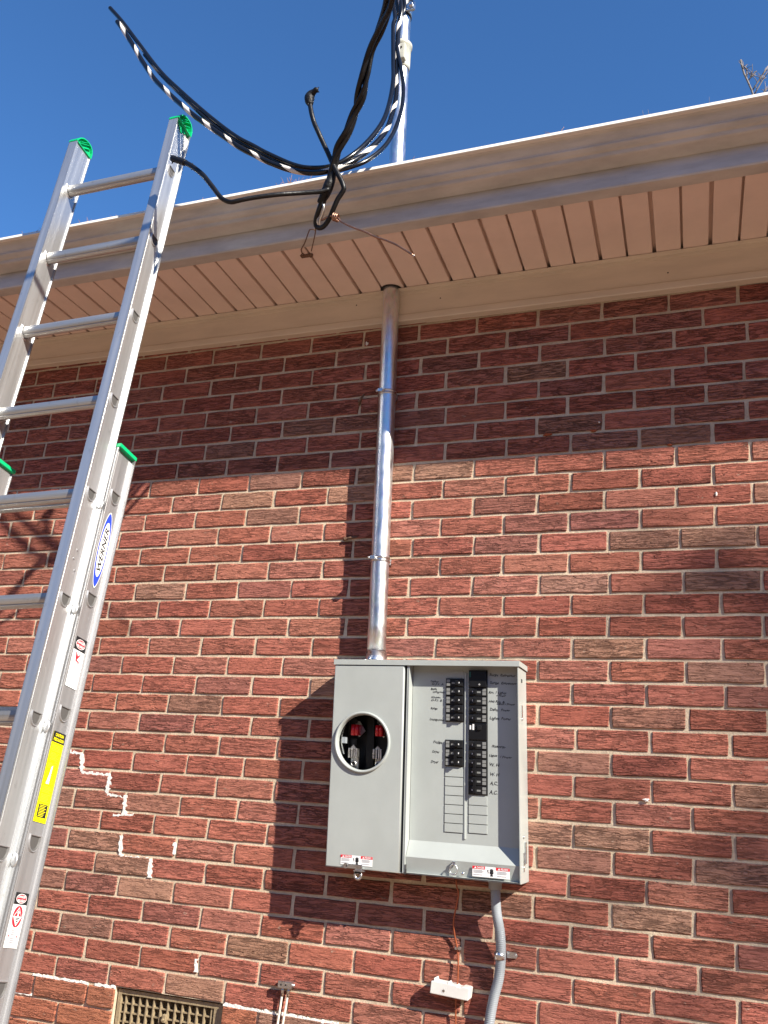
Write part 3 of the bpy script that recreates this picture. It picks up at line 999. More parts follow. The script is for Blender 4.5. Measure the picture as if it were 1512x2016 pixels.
# folded edges
e = [(x0 + .004, z0 + .004), (x1 - .004, z0 + .004), (x1 - .004, z1 - .004), (x0 + .004, z1 - .004)]
prev = [(a, YC, b) for a, b in e]
for k_, (off, yy) in enumerate(((.0028, YC + .0004), (.0012, YC + .0014), (.0003, YC + .003), (0, YC + .006), (0, YC + .020))):
    cur = [(x0 + off, yy, z0 + off), (x1 - off, yy, z0 + off), (x1 - off, yy, z1 - off), (x0 + off, yy, z1 - off)]
    m.add(prev + cur, [(i, (i + 1) % 4, 4 + (i + 1) % 4, 4 + i) for i in range(4)], g_, k_ < 4)
    prev = cur
cover = pb(m, 'meter_cover')
# raised ring round the socket
m = MB()
m.lathe((cx, YC, cz), [(cr + .0075, 0.001), (cr + .0070, -.0050), (cr + .0055, -.0068), (cr + .0028, -.0072), (cr + .0005, -.0060), (cr - .0010, -.0035), (cr - .0015, 0.0), (cr - .0018, 0.012)], g_, 64, axis='Y')
pb(m, 'socket_ring', cover)
# inside of the socket: black block, jaws, a leaning guide
m = MB()
m.box(cx - .09, cx + .082, -.006, -.004, cz - .09, cz + .09, M['panel_dark'])
m.box(cx - .012, cx + .012, -.050, -.007, cz - .085, cz + .085, M['black'])
m.box(cx - .062, cx + .068, -.030, -.007, cz - .082, cz + .082, M['black'])
m.box(cx - .096, cx - .092, -.100, -.004, cz - .12, cz + .12, M['panel_dark'])
m.box(cx + .0905, cx + .0935, -.100, -.004, cz - .12, cz + .12, M['panel_dark'])
m.box(cx - .092, cx + .0905, -.104, -.004, cz + .106, cz + .110, M['panel_dark'])
m.box(cx - .092, cx + .0905, -.104, -.004, cz - .110, cz - .106, M['panel_dark'])
sock = pb(m, 'socket_block')
for sx in (-1, 1):
    jx, jz = cx + sx * .036 - (0.004 if sx < 0 else -.004), cz + .0385
    m = MB()
    for q_ in (-1, 1):
        m.tube([(jx + q_ * .0055, -.082, jz - .014), (jx + q_ * .0055, -.082, jz + .012)], .0058, M['redcap'], 10)
    m.box(jx - .0105, jx + .0105, -.078, -.060, jz - .013, jz + .013, M['redcap'], .002)
    m.shear(lambda v: (jx + (v.x - jx) * 1.12, v.y, jz + (v.z - jz) * 1.25))
    pb(m, 'insulator_cap', pan)
    m = MB()
    bx = jx + .004
    m.prism([(bx - .014, jz + .028), (bx + .002, jz + .028), (bx + .021, jz - .002), (bx + .002, jz - .020), (bx - .010, jz - .008)], -.058, -.054, M['zinc'], axis='Y')
    m.cyl((bx - .012, -.058, jz + .026), (0, -1, 0), .007, .006, M['panel_dark'], 12)
    pb(m, 'line_lug', pan)
    jz = cz - .036
    m = MB()
    for dx, w_ in ((-.0095, .0042), (-.0018, .0036), (.0052, .003), (.0105, .0035)):
        m.box(jx + dx - w_ / 2, jx + dx + w_ / 2 + .0005, -.084, -.062, jz - .012, jz + .012, M['wiremetal'], .0008)
    m.prism([(jx - .008, jz + .012), (jx + .008, jz + .012), (jx, jz + .021)], -.078, -.074, M['zinc'], axis='Y')
    m.box(jx - .010, jx + .012, -.066, -.060, jz - .040, jz - .012, M['zinc'], .001)
    m.lathe((jx - .001, -.0665, jz - .026), [(.0078, 0), (.0078, -.004), (.0048, -.004), (.0048, 0.002)], M['wiremetal'], 18, axis='Y')
    m.disc((jx - .001, -.0664, jz - .026), (0, -1, 0), 0, .0048, M['panel_dark'], 16)
    m.shear(lambda v: (jx + (v.x - jx) * 1.15, v.y - .012, jz + .004 + (v.z - jz) * 1.18))
    pb(m, 'meter_jaw', pan)
m = MB()
lx = cx - .071
m.prism([(lx, cz + .046), (lx + .0045, cz + .046), (lx - .0035, cz + .022), (lx - .0035, cz - .004), (lx + .006, cz - .036), (lx + .002, cz - .036), (lx - .0075, cz - .004), (lx - .0075, cz + .024)], -.098, -.096, M['zinc'], axis='Y')
m.box(lx - .006, lx + .006, -.096, -.080, cz - .004, cz + .014, M['pvc'])
m.box(lx + .012, lx + .030, -.062, -.058, cz - .006, cz + .012, M['black2'])
pb(m, 'bypass_lever', pan)
# hasp at the bottom of the meter cover
hx, hz = UV(697, 1706, DF - .01)
m = MB()
m.box(hx - .020, hx + .004, DF - .0075, DF - .0045, hz - .0035, hz + .0040, M['zinc'], .001)
m.cyl((hx - .018, DF - .0045, hz), (0, -1, 0), .0048, .0035, M['zinc'], 14)
m.cyl((hx - .0155, DF - .0075, hz), (0, -1, 0), .0018, .0006, M['panel_dark'], 10)
m.box(hx + .002, hx + .016, DF - .0095, DF - .0045, hz - .0055, hz + .0040, M['zinc'], .001)
m.box(hx, hx + .021, DF - .014, DF - .003, hz - .0078, hz - .0058, M['zinc'])
m.lathe((hx + .008, DF - .0105, hz - .015), [(.0085, 0), (.0085, .0028), (.0040, .0028), (.0040, 0), (.0085, 0)], M['zinc'], 20, axis='Y')
m.box(hx + .0005, hx + .0155, DF - .0105, DF - .0078, hz - .012, hz - .0076, M['zinc'])
m.shear(lambda v: (hx + (v.x - hx) * 1.55, v.y, hz + (v.z - hz) * 1.55))
pb(m, 'hasp')

# dead front: recessed plate, slope and lower strip
YD = DF + .034
zt = PT - .003
z_a = UV(890, 1660, YD)[1]          # where the plate ends
z_b = UV(900, 1695, DF + .006)[1]   # foot of the slope
YS = DF + .006
YT = DF + .015                      # the strip leans back towards its foot
xl, xr = XB + .0005, PR - .004
m = MB()
m.add([(xl, YD, zt), (xr, YD, zt), (xr, YD, z_a), (xl, YD, z_a)], [(0, 1, 2, 3)], g_)
m.add([(xl, YD, z_a), (xr, YD, z_a), (xr, YS, z_b), (xl, YS, z_b)], [(0, 1, 2, 3)], g_)
m.add([(xl, YS, z_b), (xr, YS, z_b), (xr, YT, PB + .0042), (xl, YT, PB + .0042)], [(0, 1, 2, 3)], g_)
m.add([(xl, YT, PB + .0042), (xr, YT, PB + .0042), (xr, DF + .001, PB + .0035), (xl, DF + .001, PB + .0035)], [(0, 1, 2, 3)], g_)
dead = pb(m, 'dead_front', fix=False)
def sq(px0, py0, px1, py1, Y):
    "rectangle seen between two photograph corners, on the plane y = Y"
    a, b = UV(px0, py0, Y), UV(px1, py1, Y)
    return min(a[0], b[0]), max(a[0], b[0]), min(a[1], b[1]), max(a[1], b[1])
# centre rib
xr0, _ = UV(915.5, 1500, YD); zr1 = UV(915, 1325, YD)[1]; zr0 = UV(917, 1652, YD)[1]
m = MB()
m.prism([(xr0 - .0022, YD), (xr0 - .0012, YD - .0030), (xr0 + .0034, YD - .0030), (xr0 + .0044, YD)], zr0, zr1, g_, axis='Z')
pb(m, 'centre_rib', dead)
xL0, xL1 = UV(877.5, 1450, YD)[0], UV(912.5, 1450, YD)[0]
xR0, xR1 = UV(923.5, 1450, YD)[0], UV(959.5, 1450, YD)[0]

def blank(x0, x1, z0, z1):
    mb = MB()
    mb.box(x0 + .0008, x1 - .0008, YD - .0022, YD + .001, z0 + .0010, z1 - .0010, g_, .0006)
    # the scored outline left open at the far edges
    mb.box(x0 - .0006, x0 + .0006, YD - .0004, YD + .0005, z0, z1, M['panel_dark'])
    mb.box(x0, x1, YD - .0004, YD + .0005, z0 - .0007, z0 + .0004, M['panel_dark'])
    pb(mb, 'blank_plate', dead)
def bay(x0, x1, z0, z1):
    mb = MB()
    mb.box(x0 - .0012, x1 + .0012, YD - .0008, YD - .0003, z0 - .0005, z1 + .0005, M['ink'])
    pb(mb, 'breaker_bay', dead)
def breaker(x0, x1, z0, z1, side, tie=False, top=False):
    "moulded breaker: body, rating label, rocker with its handle and white ON mark"
    h = z1 - z0; w_ = x1 - x0
    s_ = 1 if side == 'L' else -1
    X = (lambda t: x0 + t * w_) if side == 'L' else (lambda t: x1 - t * w_)
    def bx_(mb, t0, t1, y0, y1, a, b, mat, bev=0):
        p, q_ = sorted((X(t0), X(t1))); mb.box(p, q_, y0, y1, z0 + a * h, z0 + b * h, mat, bev)
    mb = MB()
    bx_(mb, .02, .98, YD - .0060, YD - .0009, .06, .96, M['black2'], .0008)
    bx_(mb, .70, .98, YD - .0090, YD - .0061, .12, .90, M['black2'], .0008)
    br = pb(mb, 'breaker', dead)
    mb = MB()
    bx_(mb, .05, .24, YD - .0068, YD - .0061, .12, .48, M['lab_grey'])
    bx_(mb, .05, .24, YD - .0068, YD - .0061, .54, .86, M['lab_grey'])
    bx_(mb, .34, .54, YD - .0066, YD - .0061, .36, .56, M['lab_grey'])
    pb(mb, 'rating_label', br)
    mb = MB()
    bx_(mb, .56, .74, YD - .0150, YD - .0061, .22, .74, M['black'], .0012)
    bx_(mb, .755, .80, YD - .0094, YD - .0091, .42, .60, M['white'])
    pb(mb, 'toggle', br)
    return br
zL = [UV(895, y, YD)[1] for y in (1336, 1353, 1370.2, 1387.4, 1404.6, 1421)]
bay(xL0, xL1, zL[-1], zL[0])
for a, b_ in zip(zL[:-1], zL[1:]): breaker(xL0, xL1, b_, a, 'L')
zL2 = [UV(895, y, YD)[1] for y in (1457, 1474, 1492, 1509)]
bay(xL0, xL1, zL2[-1], zL2[0])
for a, b_ in zip(zL2[:-1], zL2[1:]): breaker(xL0, xL1, b_, a, 'L')
mb = MB(); hx_ = xL0 + .65 * (xL1 - xL0)
mb.box(hx_ - .0055, hx_ + .0030, YD - .0175, YD - .0152, zL2[3] + .004, zL2[1] - .004, M['black'], .001); pb(mb, 'handle_tie', dead)
z0_, z1_ = UV(893, 1334, YD)[1], UV(893, 1321, YD)[1]
mb = MB(); mb.box(xL0 + .001, xL1 - .001, YD - .0014, YD, z0_, z1_, g_, .0005); pb(mb, 'blank_plate', dead)
yy = [1511.5 + k * 18.25 for k in range(8)]
for a, b_ in zip(yy[:-1], yy[1:]):
    blank(xL0 - .0008, xL1, UV(893, b_, YD)[1], UV(893, a, YD)[1])
zR = [UV(941, y, YD)[1] for y in (1354, 1371, 1389, 1406, 1423)]
zs = UV(941, 1320, YD)[1]
bay(xR0, xR1, zR[-1] - .0005, zs)
for a, b_ in zip(zR[:-1], zR[1:]): breaker(xR0, xR1, b_, a, 'R')
mb = MB()       # surge module
mb.box(xR0 + .001, xR1 - .001, YD - .0120, YD - .0009, zR[0] + .0010, zs - .0010, M['black'], .0015)
mb.box(xR0 + .004, xR0 + .007, YD - .0124, YD - .0121, zs - .022, zs - .006, simple('green_indicator', (0.02, .12, .10), .3))
mb.lathe((xR0 + .034, YD - .0121, zR[0] + .008), [(.0022, 0), (.0022, -.0006), (.0013, -.0006), (.0013, 0)], M['white'], 14, axis='Y')
pb(mb, 'surge_module', dead)
zG = [UV(941, y, YD)[1] for y in (1424, 1457.5)]
bay(xR0, xR1, zG[1], zG[0])
mb = MB()
mb.box(xR0 + .001, xR1 - .001, YD - .0085, YD - .0009, zG[1] + .001, zG[0] - .001, M['black'], .001)
mb.box(xR0 + .004, xR0 + .0085, YD - .0090, YD - .0086, zG[0] - .019, zG[0] - .007, M['white'])
mb.box(xR0 + .0125, xR0 + .0175, YD - .0090, YD - .0086, zG[0] - .020, zG[0] - .0035, M['white'])
mb.box(xR0 + .027, xR0 + .040, YD - .0130, YD - .0086, zG[0] - .020, zG[0] - .006, M['black2'], .002)
pb(mb, 'arc_fault_module', dead)
zR2 = [UV(941, y, YD)[1] for y in (1458.5, 1476, 1494, 1511.5, 1529.5, 1547, 1565)]
bay(xR0, xR1, zR2[-1], zR2[0])
for a, b_ in zip(zR2[:-1], zR2[1:]): breaker(xR0, xR1, b_, a, 'R')
hx_ = xR1 - .65 * (xR1 - xR0)
for i in (2, 4):
    mb = MB(); mb.box(hx_ - .0030, hx_ + .0055, YD - .0175, YD - .0152, zR2[i + 2] + .004, zR2[i] - .004, M['black'], .001); pb(mb, 'handle_tie', dead)
yy = [1567.5 + k * 18.5 for k in range(5)]
for a, b_ in zip(yy[:-1], yy[1:]):
    blank(xR0 - .0004, xR1, UV(941, b_, YD)[1], UV(941, a, YD)[1])
# circuit names in marker
q = random.Random(5)
def note(s_, px, py, w_, size=.0098, tilt=-.03, bold=.018):
    size *= 1.15
    x, z = UV(px, py, YD - .0004)
    mb = MB()
    cs = math.cos(tilt)
    gw = 0
    vs, _f = text_geo(s_, bold, .25)
    full = max(v[0] for v in vs) - min(v[0] for v in vs)
    wd_ = w_ / CF * 2.9
    mb.text(s_, (x, YD - .0004, z), (cs, 0, math.sin(tilt)), (0.0, 0, 1), size, M['ink'], bold, 'LEFT', .25, wd_)
    mb.shear(lambda v: (v.x, v.y, v.z + .0008 * math.sin(v.x * 420 + px)))
    pb(mb, 'handwriting', dead)
for s_, px, py, w_, sz in (('Outdoor', 848, 1343, 16, .0075), ('G.F.I. A', 850, 1348.5, 23, .0075), ('Bath', 848, 1358, 12, .0080), ('Livingroom', 852, 1363.5, 23, .0075),
                           ('Kitchen', 849, 1374, 18, .0070), ('G.F.I. B', 849, 1380, 21, .0080), ('Range', 848, 1396, 13, .0080), ('Livingroom', 846, 1418, 28, .0085),
                           ('Fridge', 853, 1463, 17, .0090), ('Dryer', 851, 1481.5, 14, .0085), ('Dryer', 848, 1501.5, 15, .0090),
                           ('Surge  Extractor', 963.5, 1330.5, 49, .0085), ('Surge  Extractor', 964.5, 1346, 50, .0090), ('Rm. 1 Lights', 962, 1365, 33, .0085), ('+ Power', 977, 1371, 18, .0070),
                           ('Hall Rm. &', 962, 1382.5, 30, .0080), ('Lights / Power', 978, 1387, 34, .0070), ('Dehu.', 964.5, 1399, 16, .0105), ('Power', 986, 1400, 17, .0085),
                           ('Lights', 964, 1416, 18, .0095), ('Power', 987, 1417, 18, .0090), ('Stamp', 968, 1471, 25, .0085), ('Lights', 963, 1489, 15, .0080), ('/ Power', 984, 1492, 22, .0080),
                           ('W. H', 964, 1508, 18, .0110), ('W. H', 965, 1527, 17, .0110), ('A.C.', 964.5, 1545, 14, .0125), ('A.C.', 963, 1563, 15, .0125)):
    note(s_, px, py, w_, sz)

# pull ring, screw, stickers
rx, rz = UV(893, 1707, YS - .006)
m = MB()
m.box(rx - .0045, rx + .0045, YS - .006, YS - .0002, rz + .005, rz + .014, M['zinc'], .001)
m.tube([(rx + .011 * math.sin(a) * (1 - .15 * math.cos(a)), YS - .007, rz - .006 + .0135 * math.cos(a)) for a in [2 * math.pi * k / 28 for k in range(29)]], .0017, M['zinc'], 8, caps=False)
pb(m, 'pull_ring')
sx_, sz_ = UV(911, 1720, YS)
m = MB(); m.lathe((sx_, YS, sz_), [(.0052, -.0002), (.0050, -.0020), (.003, -.0036), (0.0001, -.004)], M['zinc'], 16, axis='Y'); pb(m, 'cover_screw')
def danger(x0, z1, Y, W=.100, H=.0275, tiltz=0.0):
    m = MB()
    def R_(a, b, c, d, mat, dy): m.box(x0 + a * W, x0 + b * W, Y - dy - .0002, Y - dy, z1 - d * H, z1 - c * H, mat)
    R_(0, 1, 0, 1, M['white'], 0.0003)
    R_(.0, .345, 0, .27, M['red'], .0007); R_(.635, 1, 0, .27, M['red'], .0007)
    for xo, word in ((.03, 'DANGER'), (.665, 'PELIGRO')):
        m.add([(x0 + (xo + .02) * W, Y - .0012, z1 - .23 * H), (x0 + (xo + .085) * W, Y - .0012, z1 - .23 * H), (x0 + (xo + .0525) * W, Y - .0012, z1 - .04 * H)], [(0, 1, 2)], M['white'])
        m.text(word, (x0 + (xo + .10) * W, Y - .0012, z1 - .225 * H), (1, 0, 0), (0, 0, 1), .0072, M['white'], .02, 'LEFT', 0, .195 * W)
        for i in range(5):
            if i == 3: continue
            R_(xo, xo + (.28 if i % 2 else .24), .37 + i * .105, .37 + i * .105 + .035, M['greyink'], .0008)
    # bolt and hand
    hx, hz = x0 + .52 * W, z1 - .52 * H
    m.lathe((hx, Y - .0008, hz), [(.0001, -.0002), (.0052, -.0002), (.0054, 0)], M['ink'], 14, axis='Y')
    for k in range(4):
        fx = hx - .0035 + k * .0024
        m.box(fx - .0009, fx + .0009, Y - .0011, Y - .0008, hz + .003, hz + .0100 - abs(k - 1.4) * .0012, M['ink'])
    m.box(hx - .0035, hx + .0035, Y - .0011, Y - .0008, hz - .0095, hz - .0058, M['ink'])
    m.add([(hx - .0120, Y - .0010, hz + .007), (hx - .0085, Y - .0010, hz + .005), (hx - .0100, Y - .0010, hz + .002), (hx - .0080, Y - .0010, hz - .0005), (hx - .0105, Y - .0010, hz - .004), (hx - .0100, Y - .0010, hz), (hx - .0118, Y - .0010, hz + .002)], [tuple(range(7))], M['ink'])
    m.shear(lambda v: (v.x, v.y, v.z + (v.x - x0) * tiltz))
    pb(m, 'danger_sticker')
a = UV(671, 1682, YC - .001); danger(a[0], a[1], YC - .0005, .1000, .0265)
a = UV(930, 1704, YS - .001); danger(a[0], a[1], YS - .0005, .1060, .0275)
# latch details at the left of the breaker compartment and slots in the right side
m = MB()
lx_, lz_ = UV(799, 1714, DF)
m.box(XB - .001, XB + .0012, DF - .0006, DF + .010, lz_ - .010, lz_ + .016, M['panel_dark'])
m.box(XB + .001, XB + .0038, DF - .001, DF + .006, lz_ - .006, lz_ + .004, M['panel_dark'], .0005)
pb(m, 'hinge_pin')
for z_, h_ in ((1.716, .010), (1.640, .036), (1.235, .050)):
    m = MB(); m.box(PR, PR + .0016, -.075, -.063, z_ - h_, z_, M['zinc'] if h_ > .02 else M['panel_dark'], .0004); pb(m, 'side_slot')
m = MB(); m.box(PR, PR + .0050, -.060, -.048, 1.205, 1.262, M['zinc'], .001); pb(m, 'side_latch')
for z_ in (1.196, 1.276, 1.600):
    m = MB(); m.cyl((PR, -.072, z_), (1, 0, 0), .004, .003, M['zinc'], 12); pb(m, 'side_rivet')

# ------------------------------------------------------------------ service mast: steel conduit rising through the eave
MX0, MSL, MY, MR = -0.5065, -0.0200, -0.0400, 0.0302
def mast(z): return Vector((MX0 + MSL * (z - 1.8), MY, z))
mst = empty('service_mast', mast(PT + .004), 'galvanised steel conduit running from the panel up through the soffit and above the roof', 'conduit')
m = MB()
zz = [PT + .030 + (4.55 - PT - .03) * k / 30 for k in range(31)]
m.tube([mast(z) for z in zz], MR, M['galv'], 40)
m.build('pipe', mst)
m = MB()
b0 = mast(PT + .004)
m.lathe(b0, [(.0001, 0.0), (.042, 0.0), (.042, .004), (.036, .005), (.0345, .008), (.0345, .020), (.0335, .0205), (.0335, .036), (.0308, .037)], M['zinc'], 32)
m.build('hub', mst)
for a in (-2.3, -.9, .6, 2.2):
    mb = MB(); mb.cyl(b0 + Vector((.038 * math.cos(a), .038 * math.sin(a), .003)), (0, 0, 1), .0042, .005, M['zinc'], 10); mb.build('hub_screw', mst)
for zc in (at(755, 777, MY).z, at(745, 1103, MY).z):
    c = mast(zc)
    m = MB()
    m.lathe(c, [(MR, -.008), (MR + .0024, -.008), (MR + .0024, -.0035), (MR + .0012, -.003), (MR + .0012, .003), (MR + .0024, .0035), (MR + .0024, .008), (MR, .008)], M['zinc'], 40)
    m.box(c.x - .020, c.x - .004, c.y - MR - .012, c.y - MR + .004, zc - .006, zc + .006, M['zinc'], .001)
    m.cyl((c.x - .024, c.y - MR - .006, zc), (1, 0, 0), .0030, .026, M['zinc'], 8)
    m.cyl((c.x - .028, c.y - MR - .006, zc), (1, 0, 0), .0050, .005, M['zinc'], 6)
    m.box(c.x - .026, c.x + .026, -.008, -.001, zc - .010, zc + .010, M['zinc'])
    m.build('pipe_strap', mst)
# clamp with insulator above the roof
zc = at(797, 108, MY).z
c = mast(zc)
m = MB()
m.lathe(c, [(MR, -.075), (MR + .004, -.075), (MR + .006, -.060), (MR + .006, .030), (MR + .0105, .033), (MR + .0105, .046), (MR + .002, .052)], M['insul'], 28)
m.box(c.x + .002, c.x + .032, c.y - MR - .022, c.y - MR + .004, zc - .062, zc + .010, M['insul'], .006)
m.cyl((c.x + .017, c.y - MR - .022, zc - .012), (0, -1, 0), .004, .003, M['dark_gap'], 10)
m.build('insulator_clamp', mst)
zc = at(802, 27, MY).z
c = mast(zc)
m = MB()
m.lathe(c, [(MR, -.016), (MR + .005, -.016), (MR + .005, .016), (MR, .016)], M['zinc'], 28)
m.box(c.x + .024, c.x + .060, c.y - .034, c.y - .022, zc - .018, zc + .018, M['zinc'], .004)
m.cyl((c.x + .045, c.y - .046, zc), (0, 1, 0), .009, .034, M['zinc'], 8)
m.build('mast_clamp', mst)
m = MB()
c = mast(4.50)
m.lathe(c, [(MR + .006, -.14), (MR + .008, -.02), (MR + .012, 0), (.062, .05), (.060, .10), (.035, .135), (.0001, .145)], M['black'], 24)
m.box(c.x - .045, c.x + .045, c.y - .10, c.y, c.z + .0, c.z + .075, M['black'], .012)
m.build('weatherhead', mst)
# flat black ring round the pipe, its colour standing for the shaded cut-out
c = mast(ZS - .0016)
m = MB(); m.disc(c + Vector((0, .001, 0)), (0, 0, 1), MR - .002, MR + .0105, M['dark_gap'], 40)
m.build('pipe_gap_ring', soff)
# ------------------------------------------------------------------ flexible conduit, ground wire, bonding block, cable block
fx = [(975, 1742, -.050), (977, 1790, -.047), (984, 1835, -.040), (986, 1880, -.030), (982, 1925, -.026), (972, 1965, -.026), (964, 2010, -.027), (960, 2060, -.03), (958, 2130, -.035)]
P = [at(*p) for p in fx]
P[0].z = PB + .001
flex = empty('flexible_conduit', P[0], 'grey ribbed flexible conduit curving down the wall from the bottom right of the panel', 'conduit')
P += [Vector((P[-1].x, -.04, .25)), Vector((P[-1].x, -.04, -.02))]
pts = spline(P, .0016)
m = MB(); m.tube(pts, [.0138 + .0008 * (i % 3 - 1) * (0.2 if p.z > 1.03 else 1) for i, p in enumerate(pts)], M['pvc'], 18); m.build('ribbed_tube', flex)
m = MB(); m.lathe(P[0] + Vector((0, 0, -.026)), [(.0145, 0), (.019, .002), (.019, .018), (.0225, .019), (.0225, .026)], M['pvc'], 12); m.build('connector', flex)
c = at(984, 1881, -.03)
m = MB()
m.lathe(c, [(.0140, -.010), (.0158, -.010), (.0158, .010), (.0140, .010)], M['zinc'], 24)
m.prism([(.0, -.008), (.030, -.007), (.0345, 0), (.030, .008), (0, .009)], 0, 1, M['zinc'], axis='Y')
nv = 10
for i in range(len(m.v) - 20, len(m.v)):
    v = m.v[i]; m.v[i] = Vector((c.x + .014 + v.x * .9, -.0055 + v.y * .0025, c.z + v.z))
m.cyl((c.x + .037, -.0055, c.z), (0, -1, 0), .0052, .004, M['zinc'], 12)
m.cyl((c.x + .001, c.y - .0155, c.z), (0, -1, 0), .0035, .003, M['zinc'], 10)
m.build('pipe_clamp', flex)

gw = [(898, 1728, -.050), (899, 1745, -.048), (903, 1760, -.044), (898, 1785, -.036), (893, 1815, -.024), (895, 1840, -.014), (900, 1865, -.010), (902, 1895, -.012), (901, 1930, -.016), (898, 1960, -.016), (897, 2000, -.012), (896, 2050, -.012)]
P = [at(*p) for p in gw]
wire = empty('ground_wire', P[0], 'thin bare copper ground wire wandering down from the panel behind the white block', 'wire')
m = MB(); m.tube(spline(P + [Vector((P[-1].x, -.012, .3)), Vector((P[-1].x, -.02, -.02))], .008), .0024, M['copper_red'], 8); m.build('copper_strand', wire)
c = at(907, 1867, -.004)
m = MB(); m.box(c.x - .016, c.x + .003, -.012, -.002, c.z - .004, c.z + .004, M['zinc'], .001); m.cyl((c.x, -.012, c.z + .001), (0, -1, 0), .0048, .004, M['zinc'], 12); m.build('wire_clip', wire)

c = at(888, 1949, -.025)
blk = empty('bonding_block', (c.x, -.002, c.z), 'small white plastic bonding block with one screw below the panel', 'terminal block')
m = MB()
q_ = MB()
prof = [(-.057, -.0165), (.053, -.0165), (.055, -.012), (.0565, .0150), (.050, .0165), (.034, .0165), (.030, .0135), (.020, .0135), (.017, .0165), (-.004, .0165), (-.0045, .021), (-.009, .021), (-.0095, .017), (-.044, .0170), (-.0445, .024), (-.049, .0245), (-.0495, .0170), (-.0565, .0150)]
m.prism(prof, -.038, -.001, M['whiteplastic'], axis='Y')
rot = math.radians(-3.5)
m.shear(lambda v: (c.x + v.x * math.cos(rot) - v.z * math.sin(rot), v.y, c.z + v.x * math.sin(rot) + v.z * math.cos(rot)))
o = m.build('cover', blk)
bm_ = o.modifiers.new('bevel', 'BEVEL'); bm_.width = .0022; bm_.segments = 2; bm_.limit_method = 'ANGLE'
sc = at(873, 1951, -.038)
m = MB(); m.disc((sc.x, -.0383, sc.z), (0, -1, 0), .0036, .0062, M['whiteplastic'], 20); m.disc((sc.x, -.0384, sc.z), (0, -1, 0), 0, .0040, M['zinc'], 16)
m.box(sc.x - .0028, sc.x + .0028, -.0390, -.0385, sc.z - .0006, sc.z + .0006, M['dark_gap']); m.build('screw', blk)

c = at(561, 1939, -.02)
cb = empty('cable_block', (c.x, -.002, c.z), 'small grey metal coax grounding block with two white cables below it', 'cable block')
m = MB()
m.box(c.x - .022, c.x + .023, -.024, -.001, c.z - .009, c.z + .010, M['zinc'], .002)
for dx in (-.011, .004): m.cyl((c.x + dx, -.0238, c.z), (0, -1, 0), .003, .0008, M['dark_gap'], 10)
for dz in (-.002,): m.cyl((c.x + .023, -.012, c.z), (1, 0, 0), .005, .006, M['zinc'], 10)
m.build('block', cb)
for dx, lean_ in ((-.009, -.004), (.010, -.005)):
    P = [Vector((c.x + dx, -.013, c.z - .010)), Vector((c.x + dx + lean_, -.012, c.z - .06)), Vector((c.x + dx + lean_ * 2.4, -.012, c.z - .14)), Vector((c.x + dx - .02, -.012, .35)), Vector((c.x + dx - .02, -.02, -.02))]
    m = MB(); m.cyl(P[0] + Vector((0, 0, -.014)), (0, 0, 1), .0052, .016, M['zinc'], 10); m.cyl(P[0] + Vector((0, 0, -.022)), (0, 0, 1), .0042, .009, M['rust'], 10)
    m.tube(spline(P, .02), .0034, M['whitecoax'], 10); m.build('coax_cable', cb)

# old anchor nail and hook stubs in the wall left of the mast
for (px, py), (dx, dz) in (((712, 786), (.012, .020)), ((690, 1060), (.028, .002))):
    c = at(px, py, -.004)
    m = MB(); m.tube([c + Vector((-dx, .006, -dz)), c + Vector((0, -.006, 0)), c + Vector((dx, -.008, dz * .8))], [.004, .0045, .003], M['rust'], 7)
    m.cyl(c + Vector((-dx * .6, -.003, -dz * .4)), (0, -1, 0), .005, .004, M['rust'], 8)
    o = m.build('anchor_nail'); 
    tag(o, 'rusty bent anchor nail high on the shaded wall beside the mast' if py < 900 else 'rusty anchor nail poking from the mortar in the mast shadow', 'nail')

# ------------------------------------------------------------------ extension ladder leaning at the eave
LP = Vector((-1.1099, -0.6387, 3.2968))           # centre of the topmost rung end on the right fly rail
lu = Vector((0.0469, -0.1677, 0)); lu.z = -math.sqrt(1 - lu.x ** 2 - lu.y ** 2)
lat = Vector((0.3976, 0.0125, -0.0079)).normalized()
lat = (lat - lu * lat.dot(lu)).normalized()
LZ = -lu; LX = lat; LY = LZ.cross(LX)
LM = Matrix(((LX.x, LY.x, LZ.x, LP.x), (LX.y, LY.y, LZ.y, LP.y), (LX.z, LY.z, LZ.z, LP.z), (0, 0, 0, 1)))
# base of the ladder as the empty's own place: slide the frame down the rails to the ground
s_end = (LP.z - 0.03) / -lu.z
LB = LM.copy(); LB.translation = LP + lu * s_end
ladder = empty('extension_ladder', None, 'aluminium extension ladder with green end caps leaning up past the gutter at left', 'ladder', mat=LB)
WD = 0.398
D2 = 0.0415            # half depth of a rail
A, AD = M['alu'], M['alu_dull']
def H(s): return s_end - s        # metres below the top rung end -> height in the ladder frame

